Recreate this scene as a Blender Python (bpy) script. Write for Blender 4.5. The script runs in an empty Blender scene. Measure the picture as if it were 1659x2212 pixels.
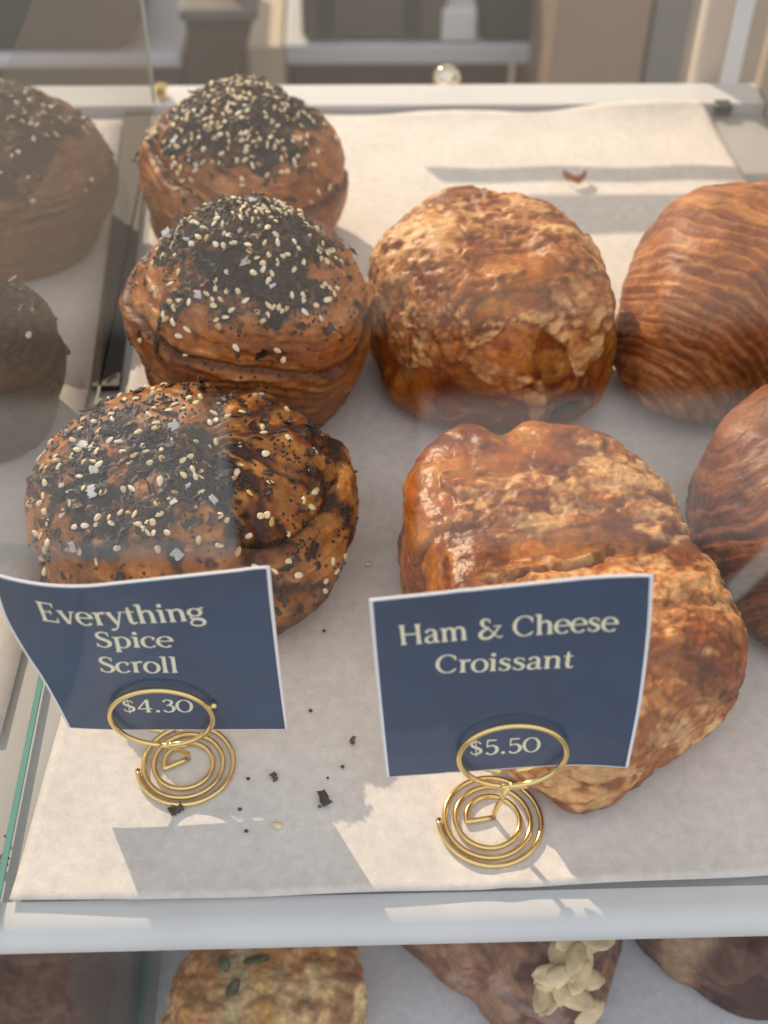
import bpy, bmesh, math, random
import numpy as np
from math import sin, cos, tan, pi, radians, atan2, hypot
from mathutils import Matrix, Vector

sc = bpy.context.scene
COL = sc.collection
random.seed(7)

# ------------------------------------------------------------------ camera
CAM = np.array([0.0, -0.34, 0.34])
F = 1106 / tan(radians(22))                       # focal length in units of a 1659 x 2212 picture
_p, _y, _r = radians(45), radians(2.4), radians(.9)
FW = np.array([sin(_y) * cos(_p), cos(_y) * cos(_p), -sin(_p)])
_rt = np.array([cos(_y), -sin(_y), 0]); _up = np.cross(_rt, FW)
RT = _rt * cos(_r) + _up * sin(_r); UP = -_rt * sin(_r) + _up * cos(_r)
cd = bpy.data.cameras.new('camera'); cam = bpy.data.objects.new('camera', cd); COL.objects.link(cam)
M = Matrix.Identity(4)
for i in range(3):
    M[i][0], M[i][1], M[i][2], M[i][3] = RT[i], UP[i], -FW[i], CAM[i]
cam.matrix_world = M
cd.sensor_fit = 'VERTICAL'; cd.sensor_height = 36; cd.lens = 18 / tan(radians(22))
cd.clip_start = .01; cd.clip_end = 60
cd.dof.use_dof = True; cd.dof.focus_distance = .405; cd.dof.aperture_fstop = 11.0
sc.camera = cam

# ------------------------------------------------------------------ world: bright street in front, warm room behind
w = bpy.data.worlds.new('World'); sc.world = w; w.use_nodes = True
nt = w.node_tree; nt.nodes.clear()
out = nt.nodes.new('ShaderNodeOutputWorld'); bg = nt.nodes.new('ShaderNodeBackground')
tc = nt.nodes.new('ShaderNodeTexCoord'); sx = nt.nodes.new('ShaderNodeSeparateXYZ')
nt.links.new(tc.outputs['Generated'], sx.inputs[0])
ry = nt.nodes.new('ShaderNodeValToRGB'); rz = nt.nodes.new('ShaderNodeValToRGB')
def unit(sock):
    m = nt.nodes.new('ShaderNodeMath'); m.operation = 'MULTIPLY_ADD'; m.inputs[1].default_value = .5; m.inputs[2].default_value = .5
    nt.links.new(sock, m.inputs[0]); return m.outputs[0]
nt.links.new(unit(sx.outputs['Y']), ry.inputs[0]); nt.links.new(unit(sx.outputs['Z']), rz.inputs[0])
ry.color_ramp.elements[0].position = .30; ry.color_ramp.elements[0].color = (.90, .95, 1.02, 1)
ry.color_ramp.elements[1].position = .72; ry.color_ramp.elements[1].color = (.56, .50, .42, 1)
rz.color_ramp.elements[0].position = .2; rz.color_ramp.elements[0].color = (.78, .76, .74, 1)
rz.color_ramp.elements[1].position = .65; rz.color_ramp.elements[1].color = (1, 1, 1, 1)
mx = nt.nodes.new('ShaderNodeMix'); mx.data_type = 'RGBA'; mx.blend_type = 'MULTIPLY'; mx.inputs[0].default_value = 1
nt.links.new(ry.outputs[0], mx.inputs[6]); nt.links.new(rz.outputs[0], mx.inputs[7])
nt.links.new(mx.outputs[2], bg.inputs[0]); bg.inputs[1].default_value = 1.12
nt.links.new(bg.outputs[0], out.inputs[0])

# ------------------------------------------------------------------ the low sunbeam from behind on the left
SUN = np.array([-.50, .865, .625]); SUN = SUN / np.linalg.norm(SUN)
def lamp(name, kind, loc, aim, energy, color, **kw):
    l = bpy.data.lights.new(name, kind); o = bpy.data.objects.new(name, l); COL.objects.link(o)
    o.location = loc; o.rotation_euler = (Vector(aim) - Vector(loc)).to_track_quat('-Z', 'Y').to_euler()
    l.energy = energy; l.color = color
    for k, v in kw.items(): setattr(l, k, v)
    return o
lamp('sunbeam', 'SPOT', SUN * 14, (0.02, 0.05, 0), 10500, (1.0, .81, .58), spot_size=radians(14), spot_blend=.1, shadow_soft_size=.06)

sc.view_settings.view_transform = 'Standard'; sc.view_settings.look = 'None'
sc.view_settings.exposure = 0; sc.view_settings.gamma = 1
sc.cycles.max_bounces = 8; sc.cycles.transparent_max_bounces = 16; sc.cycles.volume_bounces = 0
sc.cycles.use_denoising = True

# ------------------------------------------------------------------ helpers
def ray(px, py): return FW + RT * (px - 829.5) / F - UP * (py - 1106) / F
def at(px, py, z=0.0):
    d = ray(px, py); return CAM + d * ((z - CAM[2]) / d[2])
def aty(px, py, y):
    d = ray(px, py); return CAM + d * ((y - CAM[1]) / d[1])
def tag(o, label=None, cat=None, group=None, kind=None):
    if label: o['label'] = label
    if cat: o['category'] = cat
    if group: o['group'] = group
    if kind: o['kind'] = kind
    return o
def empty(name, loc, label, cat, group=None):
    o = bpy.data.objects.new(name, None); COL.objects.link(o); o.location = loc; o.empty_display_size = .01
    return tag(o, label, cat, group)
def link(name, me, mat, parent=None, smooth=True):
    o = bpy.data.objects.new(name, me); COL.objects.link(o)
    if mat and not me.materials: me.materials.append(mat)
    if parent is not None:
        o.parent = parent; o.matrix_parent_inverse = Matrix.Translation(parent.location).inverted()
    if smooth: me.polygons.foreach_set('use_smooth', [True] * len(me.polygons))
    return o
def mesh(name, V, Fc):
    me = bpy.data.meshes.new(name); me.from_pydata([tuple(map(float, v)) for v in V], [], [tuple(map(int, f)) for f in Fc]); me.update(); return me
class MB:
    def __init__(s): s.v = []; s.f = []
    def add(s, V, Fc):
        b = len(s.v); s.v += [tuple(v) for v in V]; s.f += [tuple(i + b for i in f) for f in Fc]; return s
    def box(s, x0, x1, y0, y1, z0, z1):
        return s.add([(x, y, z) for z in (z0, z1) for y in (y0, y1) for x in (x0, x1)],
                     [(0, 2, 3, 1), (4, 5, 7, 6), (0, 1, 5, 4), (2, 6, 7, 3), (0, 4, 6, 2), (1, 3, 7, 5)])
    def prism(s, poly, axis, a, b):
        n = len(poly)
        def pt(p, t): return {'x': (t, p[0], p[1]), 'y': (p[0], t, p[1]), 'z': (p[0], p[1], t)}[axis]
        return s.add([pt(p, a) for p in poly] + [pt(p, b) for p in poly],
                     [tuple(range(n - 1, -1, -1)), tuple(range(n, 2 * n))] + [(i, (i + 1) % n, n + (i + 1) % n, n + i) for i in range(n)])
    def tube(s, P, r, seg=10, cap=True):
        P = [Vector(p) for p in P]; n = len(P); rr = r if hasattr(r, '__len__') else [r] * n
        up = Vector((0, 0, 1)); V = []; prev = None
        for i in range(n):
            t = (P[min(i + 1, n - 1)] - P[max(i - 1, 0)]).normalized()
            a = prev - t * prev.dot(t) if prev is not None else (up.cross(t) if abs(t.z) < .9 else Vector((1, 0, 0)).cross(t))
            a.normalize(); b = t.cross(a); prev = a
            V += [tuple(P[i] + (a * cos(2 * pi * k / seg) + b * sin(2 * pi * k / seg)) * rr[i]) for k in range(seg)]
        Fc = [(i * seg + k, i * seg + (k + 1) % seg, (i + 1) * seg + (k + 1) % seg, (i + 1) * seg + k) for i in range(n - 1) for k in range(seg)]
        if cap: Fc += [tuple(range(seg - 1, -1, -1)), tuple((n - 1) * seg + k for k in range(seg))]
        return s.add(V, Fc)
    def build(s, name, mat, parent=None, smooth=False, bevel=0, seg=3):
        me = mesh(name, s.v, s.f); bm = bmesh.new(); bm.from_mesh(me); bmesh.ops.recalc_face_normals(bm, faces=bm.faces); bm.to_mesh(me); bm.free()
        o = link(name, me, mat, parent, smooth)
        if bevel:
            m = o.modifiers.new('bevel', 'BEVEL'); m.width = bevel; m.segments = seg; m.limit_method = 'ANGLE'; m.angle_limit = radians(40)
            o.data.polygons.foreach_set('use_smooth', [True] * len(o.data.polygons))
            wn = o.modifiers.new('wn', 'WEIGHTED_NORMAL'); wn.keep_sharp = False
        return o

# ---- numpy noise
def _hash(ix, iy, iz, s=0):
    h = (ix.astype(np.int64) * 374761393 + iy.astype(np.int64) * 668265263 + iz.astype(np.int64) * 2147483647 + s * 1274126177) & 0xffffffff
    h = ((h ^ (h >> 13)) * 1274126177) & 0xffffffff
    h = ((h ^ (h >> 15)) * 2246822519) & 0xffffffff
    return ((h ^ (h >> 16)) & 0xffff) / 65535.0
def vnoise(P, s=0):
    i = np.floor(P).astype(np.int64); f = P - i; f = f * f * f * (f * (f * 6 - 15) + 10)
    r = 0
    for dx in (0, 1):
        for dy in (0, 1):
            for dz in (0, 1):
                wgt = (f[:, 0] if dx else 1 - f[:, 0]) * (f[:, 1] if dy else 1 - f[:, 1]) * (f[:, 2] if dz else 1 - f[:, 2])
                r = r + wgt * _hash(i[:, 0] + dx, i[:, 1] + dy, i[:, 2] + dz, s)
    return r * 2 - 1
def fbm(P, o=4, s=0, gain=.5):
    a = 1; r = 0; t = 0
    for k in range(o):
        r = r + a * vnoise(P * (2.03 ** k) + k * 17.3, s + k); t += a; a *= gain
    return r / t * 1.6
def worley(P, s=0):
    i = np.floor(P).astype(np.int64); f = P - i
    F1 = np.full(len(P), 9.0); F2 = np.full(len(P), 9.0)
    for dx in (-1, 0, 1):
        for dy in (-1, 0, 1):
            for dz in (-1, 0, 1):
                c = i + np.array([dx, dy, dz])
                q = np.stack([_hash(c[:, 0], c[:, 1], c[:, 2], s + k) for k in (11, 23, 37)], 1) + np.array([dx, dy, dz]) - f
                d = np.sqrt((q * q).sum(1))
                F2 = np.minimum(F2, np.maximum(F1, d)); F1 = np.minimum(F1, d)
    return F1, F2
def sstep(a, b, x):
    t = np.clip((x - a) / (b - a), 0, 1); return t * t * (3 - 2 * t)
def mixc(c, d, t):
    c = np.asarray(c, float); d = np.asarray(d, float)
    if c.ndim == 1: c = np.tile(c, (len(t), 1))
    return c + (d - c) * np.clip(t, 0, 1)[:, None]

_qs = {}
def qsphere(N):
    if N in _qs: return _qs[N]
    g = np.tan(np.linspace(-pi / 4, pi / 4, N + 1)); A, B = np.meshgrid(g, g, indexing='ij'); A = A.ravel(); B = B.ravel(); O = np.ones_like(A)
    faces = [np.stack(q, 1) for q in ((O, A, B), (-O, -A, B), (-A, O, B), (A, -O, B), (A, B, O), (A, -B, -O))]
    V = np.concatenate(faces); V /= np.linalg.norm(V, axis=1)[:, None]
    idx = np.arange((N + 1) ** 2).reshape(N + 1, N + 1)
    q = np.stack([idx[:-1, :-1], idx[1:, :-1], idx[1:, 1:], idx[:-1, 1:]], -1).reshape(-1, 4)
    Q = np.concatenate([q + k * (N + 1) ** 2 for k in range(6)])
    _, first, inv = np.unique(np.round(V * 1e5).astype(np.int64), axis=0, return_index=True, return_inverse=True)
    _qs[N] = (V[first], inv.ravel()[Q]); return _qs[N]
def vnormals(P, Q):
    n = np.cross(P[Q[:, 2]] - P[Q[:, 0]], P[Q[:, 3]] - P[Q[:, 1]]); N = np.zeros_like(P)
    for k in range(4): np.add.at(N, Q[:, k], n)
    return N / (np.linalg.norm(N, axis=1)[:, None] + 1e-12)
def npmesh(name, P, Q, col=None, gloss=None):
    me = bpy.data.meshes.new(name); me.vertices.add(len(P)); me.vertices.foreach_set('co', P.astype(np.float32).ravel())
    me.loops.add(Q.size); me.loops.foreach_set('vertex_index', Q.astype(np.int32).ravel())
    me.polygons.add(len(Q)); me.polygons.foreach_set('loop_start', np.arange(0, Q.size, Q.shape[1], dtype=np.int32))
    me.update(calc_edges=True); me.validate()
    if col is not None:
        a = me.color_attributes.new('Col', 'FLOAT_COLOR', 'POINT')
        g = np.zeros(len(P)) if gloss is None else gloss
        a.data.foreach_set('color', np.concatenate([np.clip(col, 0, 1), g[:, None]], 1).astype(np.float32).ravel())
    return me

# ------------------------------------------------------------------ materials
def mat(name, color, rough=.5, metal=0, spec=.5, noise=0, nscale=200, bump=0, bscale=300, coat=0, trans=0, sss=0):
    m = bpy.data.materials.new(name); m.use_nodes = True; n = m.node_tree; b = n.nodes['Principled BSDF']
    b.inputs['Base Color'].default_value = (*color, 1); b.inputs['Roughness'].default_value = rough; b.inputs['Metallic'].default_value = metal
    b.inputs['Specular IOR Level'].default_value = spec; b.inputs['Coat Weight'].default_value = coat; b.inputs['Coat Roughness'].default_value = .05
    if sss:
        b.inputs['Subsurface Weight'].default_value = sss; b.inputs['Subsurface Radius'].default_value = (.003, .002, .001)
    t = n.nodes.new('ShaderNodeTexCoord')
    if noise:
        x = n.nodes.new('ShaderNodeTexNoise'); x.inputs['Scale'].default_value = nscale; x.inputs['Detail'].default_value = 6
        n.links.new(t.outputs['Object'], x.inputs['Vector'])
        r = n.nodes.new('ShaderNodeMapRange'); r.inputs[1].default_value = .3; r.inputs[2].default_value = .7; r.inputs[3].default_value = 1 - noise; r.inputs[4].default_value = 1 + noise * .6
        n.links.new(x.outputs['Fac'], r.inputs[0])
        q = n.nodes.new('ShaderNodeMix'); q.data_type = 'RGBA'; q.blend_type = 'MULTIPLY'; q.inputs[0].default_value = 1; q.inputs[6].default_value = (*color, 1)
        n.links.new(r.outputs[0], q.inputs[7]); n.links.new(q.outputs[2], b.inputs['Base Color'])
    if bump:
        x = n.nodes.new('ShaderNodeTexNoise'); x.inputs['Scale'].default_value = bscale; x.inputs['Detail'].default_value = 5
        n.links.new(t.outputs['Object'], x.inputs['Vector'])
        u = n.nodes.new('ShaderNodeBump'); u.inputs['Strength'].default_value = bump; u.inputs['Distance'].default_value = .0006
        n.links.new(x.outputs['Fac'], u.inputs['Height']); n.links.new(u.outputs[0], b.inputs['Normal'])
    return m
def mat_pastry(name, r0=.34, r1=.62, bump=.35, var=.22, sss=.06):
    m = bpy.data.materials.new(name); m.use_nodes = True; n = m.node_tree; b = n.nodes['Principled BSDF']
    a = n.nodes.new('ShaderNodeVertexColor'); a.layer_name = 'Col'
    t = n.nodes.new('ShaderNodeTexCoord')
    x = n.nodes.new('ShaderNodeTexNoise'); x.inputs['Scale'].default_value = 420; x.inputs['Detail'].default_value = 7; x.inputs['Roughness'].default_value = .62
    y = n.nodes.new('ShaderNodeTexNoise'); y.inputs['Scale'].default_value = 110; y.inputs['Detail'].default_value = 5; y.inputs['Distortion'].default_value = .8
    for k in (x, y): n.links.new(t.outputs['Object'], k.inputs['Vector'])
    def rng(s, lo, hi, a0=.32, a1=.68):
        r = n.nodes.new('ShaderNodeMapRange'); r.inputs[1].default_value = a0; r.inputs[2].default_value = a1; r.inputs[3].default_value = lo; r.inputs[4].default_value = hi
        n.links.new(s, r.inputs[0]); return r.outputs[0]
    q = n.nodes.new('ShaderNodeMix'); q.data_type = 'RGBA'; q.blend_type = 'MULTIPLY'; q.inputs[0].default_value = 1
    n.links.new(a.outputs['Color'], q.inputs[6]); n.links.new(rng(x.outputs['Fac'], 1 - var, 1 + var * .8), q.inputs[7])
    q2 = n.nodes.new('ShaderNodeMix'); q2.data_type = 'RGBA'; q2.blend_type = 'MULTIPLY'; q2.inputs[0].default_value = 1
    n.links.new(q.outputs[2], q2.inputs[6]); n.links.new(rng(y.outputs['Fac'], 1 - var, 1 + var * .7), q2.inputs[7])
    n.links.new(q2.outputs[2], b.inputs['Base Color'])
    n.links.new(rng(a.outputs['Alpha'], r1, r0, 0, 1), b.inputs['Roughness'])
    u = n.nodes.new('ShaderNodeBump'); u.inputs['Strength'].default_value = bump; u.inputs['Distance'].default_value = .0007
    n.links.new(x.outputs['Fac'], u.inputs['Height'])
    u2 = n.nodes.new('ShaderNodeBump'); u2.inputs['Strength'].default_value = bump * .7; u2.inputs['Distance'].default_value = .0018
    n.links.new(y.outputs['Fac'], u2.inputs['Height']); n.links.new(u.outputs[0], u2.inputs['Normal'])
    n.links.new(u2.outputs[0], b.inputs['Normal'])
    b.inputs['Specular IOR Level'].default_value = .36
    b.inputs['Subsurface Weight'].default_value = sss; b.inputs['Subsurface Radius'].default_value = (.004, .0018, .0008)
    return m
MP = mat_pastry('baked pastry', .33, .6, .6, .30); MPC = mat_pastry('cheese crusted pastry', .30, .55, .45, .26); MPL = mat_pastry('laminated pastry', .33, .58, .4, .26)
M_SES = mat('sesame', (.80, .65, .40), .40, noise=.25, nscale=160, sss=.1)
M_SES2 = mat('toasted sesame', (.62, .40, .17), .45, noise=.3, nscale=160); M_SES3 = mat('white sesame', (.84, .74, .54), .4, noise=.2, nscale=160)
M_POP = mat('poppy', (.022, .024, .032), .5)
M_ONI = mat('burnt onion', (.035, .018, .011), .45, noise=.6, nscale=300, bump=.6, bscale=900)
M_ONB = mat('brown onion', (.11, .04, .018), .4, noise=.5, nscale=300, bump=.6, bscale=900)
M_SALT = mat('salt flake', (.74, .75, .77), .2, bump=.5, bscale=900); M_SALT.node_tree.nodes['Principled BSDF'].inputs['Alpha'].default_value = .62
M_BRASS = mat('brass', (.83, .62, .25), .16, 1)
M_CARD = mat('card stock', (.80, .80, .82), .5)
M_NAVY = mat('navy print', (.009, .040, .105), .33, noise=.22, nscale=45, spec=.3, coat=.3, bump=.10, bscale=420)
M_INK = mat('cream print', (.74, .70, .50), .5, coat=.3)
M_WHITE = mat('white enamel', (.64, .65, .66), .28, noise=.04, nscale=20)
M_LIP = mat('white shelf lip', (.60, .60, .60), .5, noise=.05, nscale=25)
M_GREYSH = mat('grey shelf', (.42, .42, .41), .35, noise=.05, nscale=20)
M_DARK = mat('plain dark', (.018, .02, .02), .5)
M_ALM = mat('almond', (.82, .63, .36), .45, noise=.25, nscale=200, sss=.15)

def paper_mat(name, color):
    m = bpy.data.materials.new(name); m.use_nodes = True; n = m.node_tree; b = n.nodes['Principled BSDF']
    t = n.nodes.new('ShaderNodeTexCoord'); q = None; src = None
    for sc_, amp, det in ((45, .07, 4), (260, .10, 5), (1100, .07, 3)):
        x = n.nodes.new('ShaderNodeTexNoise'); x.inputs['Scale'].default_value = sc_; x.inputs['Detail'].default_value = det
        n.links.new(t.outputs['Object'], x.inputs['Vector'])
        r = n.nodes.new('ShaderNodeMapRange'); r.inputs[1].default_value = .3; r.inputs[2].default_value = .7; r.inputs[3].default_value = 1 - amp; r.inputs[4].default_value = 1 + amp * .5
        n.links.new(x.outputs['Fac'], r.inputs[0])
        q = n.nodes.new('ShaderNodeMix'); q.data_type = 'RGBA'; q.blend_type = 'MULTIPLY'; q.inputs[0].default_value = 1
        if src is None: q.inputs[6].default_value = (*color, 1)
        else: n.links.new(src, q.inputs[6])
        n.links.new(r.outputs[0], q.inputs[7]); src = q.outputs[2]; last = x
    x = n.nodes.new('ShaderNodeTexNoise'); x.inputs['Scale'].default_value = 16; x.inputs['Detail'].default_value = 8; x.inputs['Roughness'].default_value = .55; n.links.new(t.outputs['Object'], x.inputs['Vector'])
    r = n.nodes.new('ShaderNodeMapRange'); r.interpolation_type = 'SMOOTHSTEP'; r.inputs[1].default_value = .60; r.inputs[2].default_value = .66; r.inputs[3].default_value = 0; r.inputs[4].default_value = .28; n.links.new(x.outputs['Fac'], r.inputs[0])
    q = n.nodes.new('ShaderNodeMix'); q.data_type = 'RGBA'; q.inputs[7].default_value = (color[0] * .78, color[1] * .74, color[2] * .68, 1); n.links.new(r.outputs[0], q.inputs[0]); n.links.new(src, q.inputs[6]); src = q.outputs[2]
    n.links.new(src, b.inputs['Base Color']); b.inputs['Roughness'].default_value = .75; b.inputs['Specular IOR Level'].default_value = .2
    u = n.nodes.new('ShaderNodeBump'); u.inputs['Strength'].default_value = .25; u.inputs['Distance'].default_value = .0003
    n.links.new(last.outputs['Fac'], u.inputs['Height']); n.links.new(u.outputs[0], b.inputs['Normal'])
    return m
M_PAPER = paper_mat('baking paper', (.73, .685, .64))
M_PAPER2 = paper_mat('lower paper', (.78, .79, .82))

def veil_mat(name, dens, color):                      # pane with the reflection veil put in as a thin scattering volume
    m = bpy.data.materials.new(name); m.use_nodes = True; n = m.node_tree; n.nodes.clear()
    o = n.nodes.new('ShaderNodeOutputMaterial'); v = n.nodes.new('ShaderNodeVolumePrincipled')
    v.inputs['Color'].default_value = (*color, 1); v.inputs['Density'].default_value = dens; v.inputs['Anisotropy'].default_value = 0
    n.links.new(v.outputs[0], o.inputs['Volume']); return m
M_VEIL_T = veil_mat('veiled top glass', 8, (.95, .88, .80))
M_VEIL_F = veil_mat('veiled front glass', 18, (.90, .95, 1.0))
M_VEIL_L = veil_mat('lightly veiled front glass', 5.5, (.93, .96, 1.0))
M_VEIL_C = veil_mat('barely veiled front glass', 1.2, (.90, .95, 1.0))  # veil left nearly clear, standing for a dark reflected figure
M_VEIL_D = veil_mat('darkened divider glass', 66, (.29, .235, .19))  # absorbing veil: darkness and haze behind the divider put into the pane
M_EDGE = mat('green glass edge', (.12, .36, .31), .12, coat=.5)
M_EDGE2 = mat('pale glass edge', (.40, .47, .44), .2)

# ------------------------------------------------------------------ room behind the case (structure and furniture)
FL = -.95
M_FLOOR = mat('brown floor', (.30, .225, .165), .5, noise=.12, nscale=6)
tag(MB().box(-3, 3, -2.0, 5, FL - .05, FL).build('floor', M_FLOOR), kind='structure')
def bgx(px, py, y): return aty(px, py, y)
def bb(px0, px1, pya, pyb, y, depth, z0=None):          # box whose front face spans those picture columns and rows at distance y
    a = aty(px0, pyb, y); b = aty(px1, pya, y)
    return MB().box(a[0], b[0], y, y + depth, a[2] if z0 is None else z0, b[2])
M_STEEL = mat('pale counter', (.50, .51, .54), .4, noise=.05, nscale=8)
M_CREAM = mat('cream panel', (.52, .44, .33), .5, noise=.05, nscale=8)
M_TEAL = mat('slate plastic', (.022, .032, .034), .45)
M_GREYB = mat('grey box', (.10, .095, .085), .5, noise=.15, nscale=30)
M_BRN = mat('brown bin', (.05, .04, .03), .5)
M_TAUPE = mat('taupe cabinet', (.25, .18, .13), .55, noise=.06, nscale=10)
M_ORANGE = mat('orange cup', (.45, .16, .04), .5)
cz = aty(800, 97, 1.0)[2]; cz1 = aty(800, 142, 1.0)[2]
cl = aty(525, 100, 1.0)[0]; cl2 = aty(612, 100, 1.0)[0]; cr = aty(1178, 100, 1.0)[0]
c = empty('back_counter', ((cl + cr) / 2, 1.2, FL), 'pale counter with an open dark front behind the case', 'counter')
MB().box(cl2 + .001, cr, 1.0, 1.5, cz1, cz).build('countertop', M_STEEL, c, bevel=.004)
MB().box(cl, cl2, .99, 1.5, FL, cz + .003).build('side_panel', M_CREAM, c, bevel=.003)
MB().box(cl2 + .002, cr - .02, 1.12, 1.48, FL, cz1 - .002).build('drawer_front', M_GREYB, c, bevel=.003)
zt = cz + .002
a = aty(655, 0, 1.1); b = aty(948, 92, 1.1)
o = empty('grey_crate', ((a[0] + b[0]) / 2, 1.15, zt), 'wide grey open crate standing on the pale counter', 'crate')
MB().box(a[0], b[0], 1.008, 1.2, zt, zt + .085).build('crate_body', M_GREYB, o, bevel=.006)
MB().box(a[0] + .02, a[0] + .035, 1.0, 1.007, zt + .01, zt + .06).build('handle', M_TEAL, o, bevel=.002)
MB().box(b[0] - .045, b[0] - .03, 1.0, 1.007, zt + .01, zt + .06).build('handle', M_TEAL, o, bevel=.002)
a = aty(1022, 0, 1.08); b = aty(1182, 112, 1.08)
o = MB(); o.prism([(a[0] + .004, zt), (b[0] - .012, zt), (b[0], zt + .12), (a[0] - .006, zt + .12)], 'y', 1.004, 1.2)
tag(o.build('dark_tub', M_TEAL, None, bevel=.006), 'dark slate plastic tub on the right end of the pale counter', 'tub')
a = aty(948, 60, 1.04); b = aty(1018, 110, 1.04)
tag(MB().box(a[0], b[0], 1.002, 1.05, zt, zt + .035).build('white_carton', M_WHITE, None, bevel=.003), 'small white carton between the grey crate and dark tub', 'carton')
a = aty(0, 150, .95); b = aty(392, 118, .95)
o = empty('dough_trough', ((a[0] + b[0]) / 2 - .1, 1.1, FL), 'dark slate trough on a pale ledge at the back left', 'trough')
MB().box(a[0] - .25, b[0], .95, 1.4, a[2], b[2]).build('ledge', M_STEEL, o, bevel=.004)
MB().box(a[0] - .24, b[0] - .01, .99, 1.39, FL, a[2] - .002).build('base_cabinet', M_GREYB, o)
b2 = aty(330, 100, 1.0)
MB().prism([(a[0] - .2, b[2] + .002), (b2[0] - .03, b[2] + .002), (b2[0], b[2] + .03), (b2[0], b[2] + .16), (a[0] - .2, b[2] + .16)], 'y', .956, 1.3).build('tub_body', M_TEAL, o, bevel=.006)
a = aty(398, 45, .80); b = aty(548, 45, .80); a2 = aty(412, 185, .80); b2 = aty(512, 185, .80)
zz = a[2]; k = (a2[2] - zz)
o = empty('waste_bin', ((a[0] + b[0]) / 2, .9, FL), 'tall brown tapered bin left of the pale counter', 'bin')
def tz(z): t = (z - zz) / k; return a[0] + (a2[0] - a[0]) * t, b[0] + (b2[0] - b[0]) * t
lo = (aty(430, 185, .80)[0], aty(500, 185, .80)[0])
MB().prism([(lo[0], FL), (lo[1], FL), (b2[0], a2[2]), (b[0], zz), (a[0], zz), (a2[0], a2[2])], 'y', .80, .98).build('bin_body', M_BRN, o, bevel=.004)
MB().box(a[0] - .004, b[0] + .004, .795, .985, zz + .001, zz + .012).build('rim', M_GREYB, o, bevel=.003)
a = aty(490, 30, .86)
MB().tube([(a[0], .87, zz + .013), (a[0], .87, zz + .06)], [.017, .021], 20).build('paper_cup', M_ORANGE, None, True)
tag(bpy.data.objects['paper_cup'], 'orange paper cup standing on the brown bin', 'cup')
a = aty(1185, 190, .85); b = aty(1425, 0, .85); b3 = aty(1490, 0, .95)
o = empty('taupe_cabinet', ((a[0] + b[0]) / 2, 1.0, FL), 'plain taupe cabinet behind the right of the case', 'cabinet')
MB().prism([(a[0], .85), (b[0] - .005, .85), (b[0] + .04, 1.1), (a[0], 1.1)], 'z', FL, .02).build('cabinet_body', M_TAUPE, o, bevel=.003)
MB().prism([(b[0] - .003, .848), (b[0] + .032, .845), (b[0] + .07, 1.1), (b[0] + .044, 1.1)], 'z', FL, .02).build('shaded_side', mat('cabinet shade grey', (.17, .16, .15), .5), o)  # right side of the cabinet, its shade put into the grey

# ------------------------------------------------------------------ display case
XL, XR, YF, YB = -.5, .236, -.169, .342
case = empty('display_case', (.0, .1, -.16), 'glass bakery display case with two white shelves', 'display case')
MB().box(XL, XR, -.157, .3125, -.012, -.002).build('upper_shelf', M_GREYSH, case)
def bull(y0, y1, z0, z1, rev):
    n = 10; P = []
    r = (z1 - z0) / 2; ry_ = min(abs(y1 - y0), .007)
    for k in range(n + 1):
        a = pi / 2 - pi * k / n
        P.append((y1 + (1 if rev else -1) * (ry_ * cos(a) - ry_), z0 + r + r * sin(a)))
    return [(y0, z1)] + P + [(y0, z0)]
pf = bull(-.1572, YF, -.0145, -.0008, False); pb_ = bull(.3127, YB, -.012, .0045, True)
o = MB().prism(pf, 'x', XL, XR).build('front_lip', M_LIP, bpy.data.objects['upper_shelf'], True); 
o2 = MB().prism(pb_, 'x', XL, XR).build('rear_lip', M_WHITE, bpy.data.objects['upper_shelf'], True)
for q in (o, o2):
    e = q.modifiers.new('es', 'EDGE_SPLIT'); e.split_angle = radians(35)
# added dark strip, standing in for a dark reflection or gap beside the divider
g = [at(270, 560), at(200, 560), at(200, 838), at(268, 838)]
MB().prism([(-.1185, .3115), (-.1035, .3115), (-.0945, .0755), (-.1058, .0755)][::-1], 'z', -.0018, .0012).build('dark_stand_in', M_DARK, case)
MB().box(XL, XR, -.21, .30, -.172, -.162).build('lower_shelf', M_GREYSH, case)
# panes
GY0, GY1 = -.176, -.171
def veiled_pane(name, x0, x1, y0, y1, z0, z1, m): return MB().box(x0, x1, y0, y1, z0, z1).build(name, m, case)
ZT = .2005
xa = aty(488, 1000, GY0)[0]; xb = aty(905, 950, GY0)[0]; zc = aty(700, 1205, GY0)[2]  # pane split along the edges of the painted reflection veil
veiled_pane('front_glass', XL, xa, GY0, GY1, zc, ZT, M_VEIL_F)
veiled_pane('front_glass', xa, xb, GY0, GY1, zc, ZT, M_VEIL_C)
veiled_pane('front_glass', xb, XR, GY0, GY1, zc, ZT, M_VEIL_F)
veiled_pane('front_glass', XL, XR, GY0, GY1, -.30, zc, M_VEIL_L)
M_STREAK = veil_mat('milky reflection streak', 150, (.96, .98, 1.0))  # streak of reflected light put in as a milky volume
for poly, m_ in (([(1568, 1262), (1700, 1130), (1700, 1195), (1585, 1300)], M_STREAK),):
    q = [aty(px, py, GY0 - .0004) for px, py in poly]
    MB().prism([(p_[0], p_[2]) for p_ in q], 'y', GY0 - .0012, GY0 - .0002).build('reflection_streak', m_, case)
veiled_pane('top_glass', XL, XR, -.1555, .46, .2, .206, M_VEIL_T)
veiled_pane('divider_glass', -.1032, -.1018, -.165, .316, .0, .16, M_VEIL_D)
MB().box(-.1034, -.1016, -.1665, -.1652, .0, .10).build('glass_edge', M_EDGE, case)
MB().box(-.1034, -.1016, .3162, .3170, .0, .16).build('glass_edge', M_EDGE2, case)
MB().box(-.1034, -.1016, -.165, -.05, .0002, .0014).build('glass_edge', M_EDGE, case)
MB().box(-.1031, -.1019, -.05, .316, .0002, .0012).build('glass_edge', M_EDGE2, case)
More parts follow.
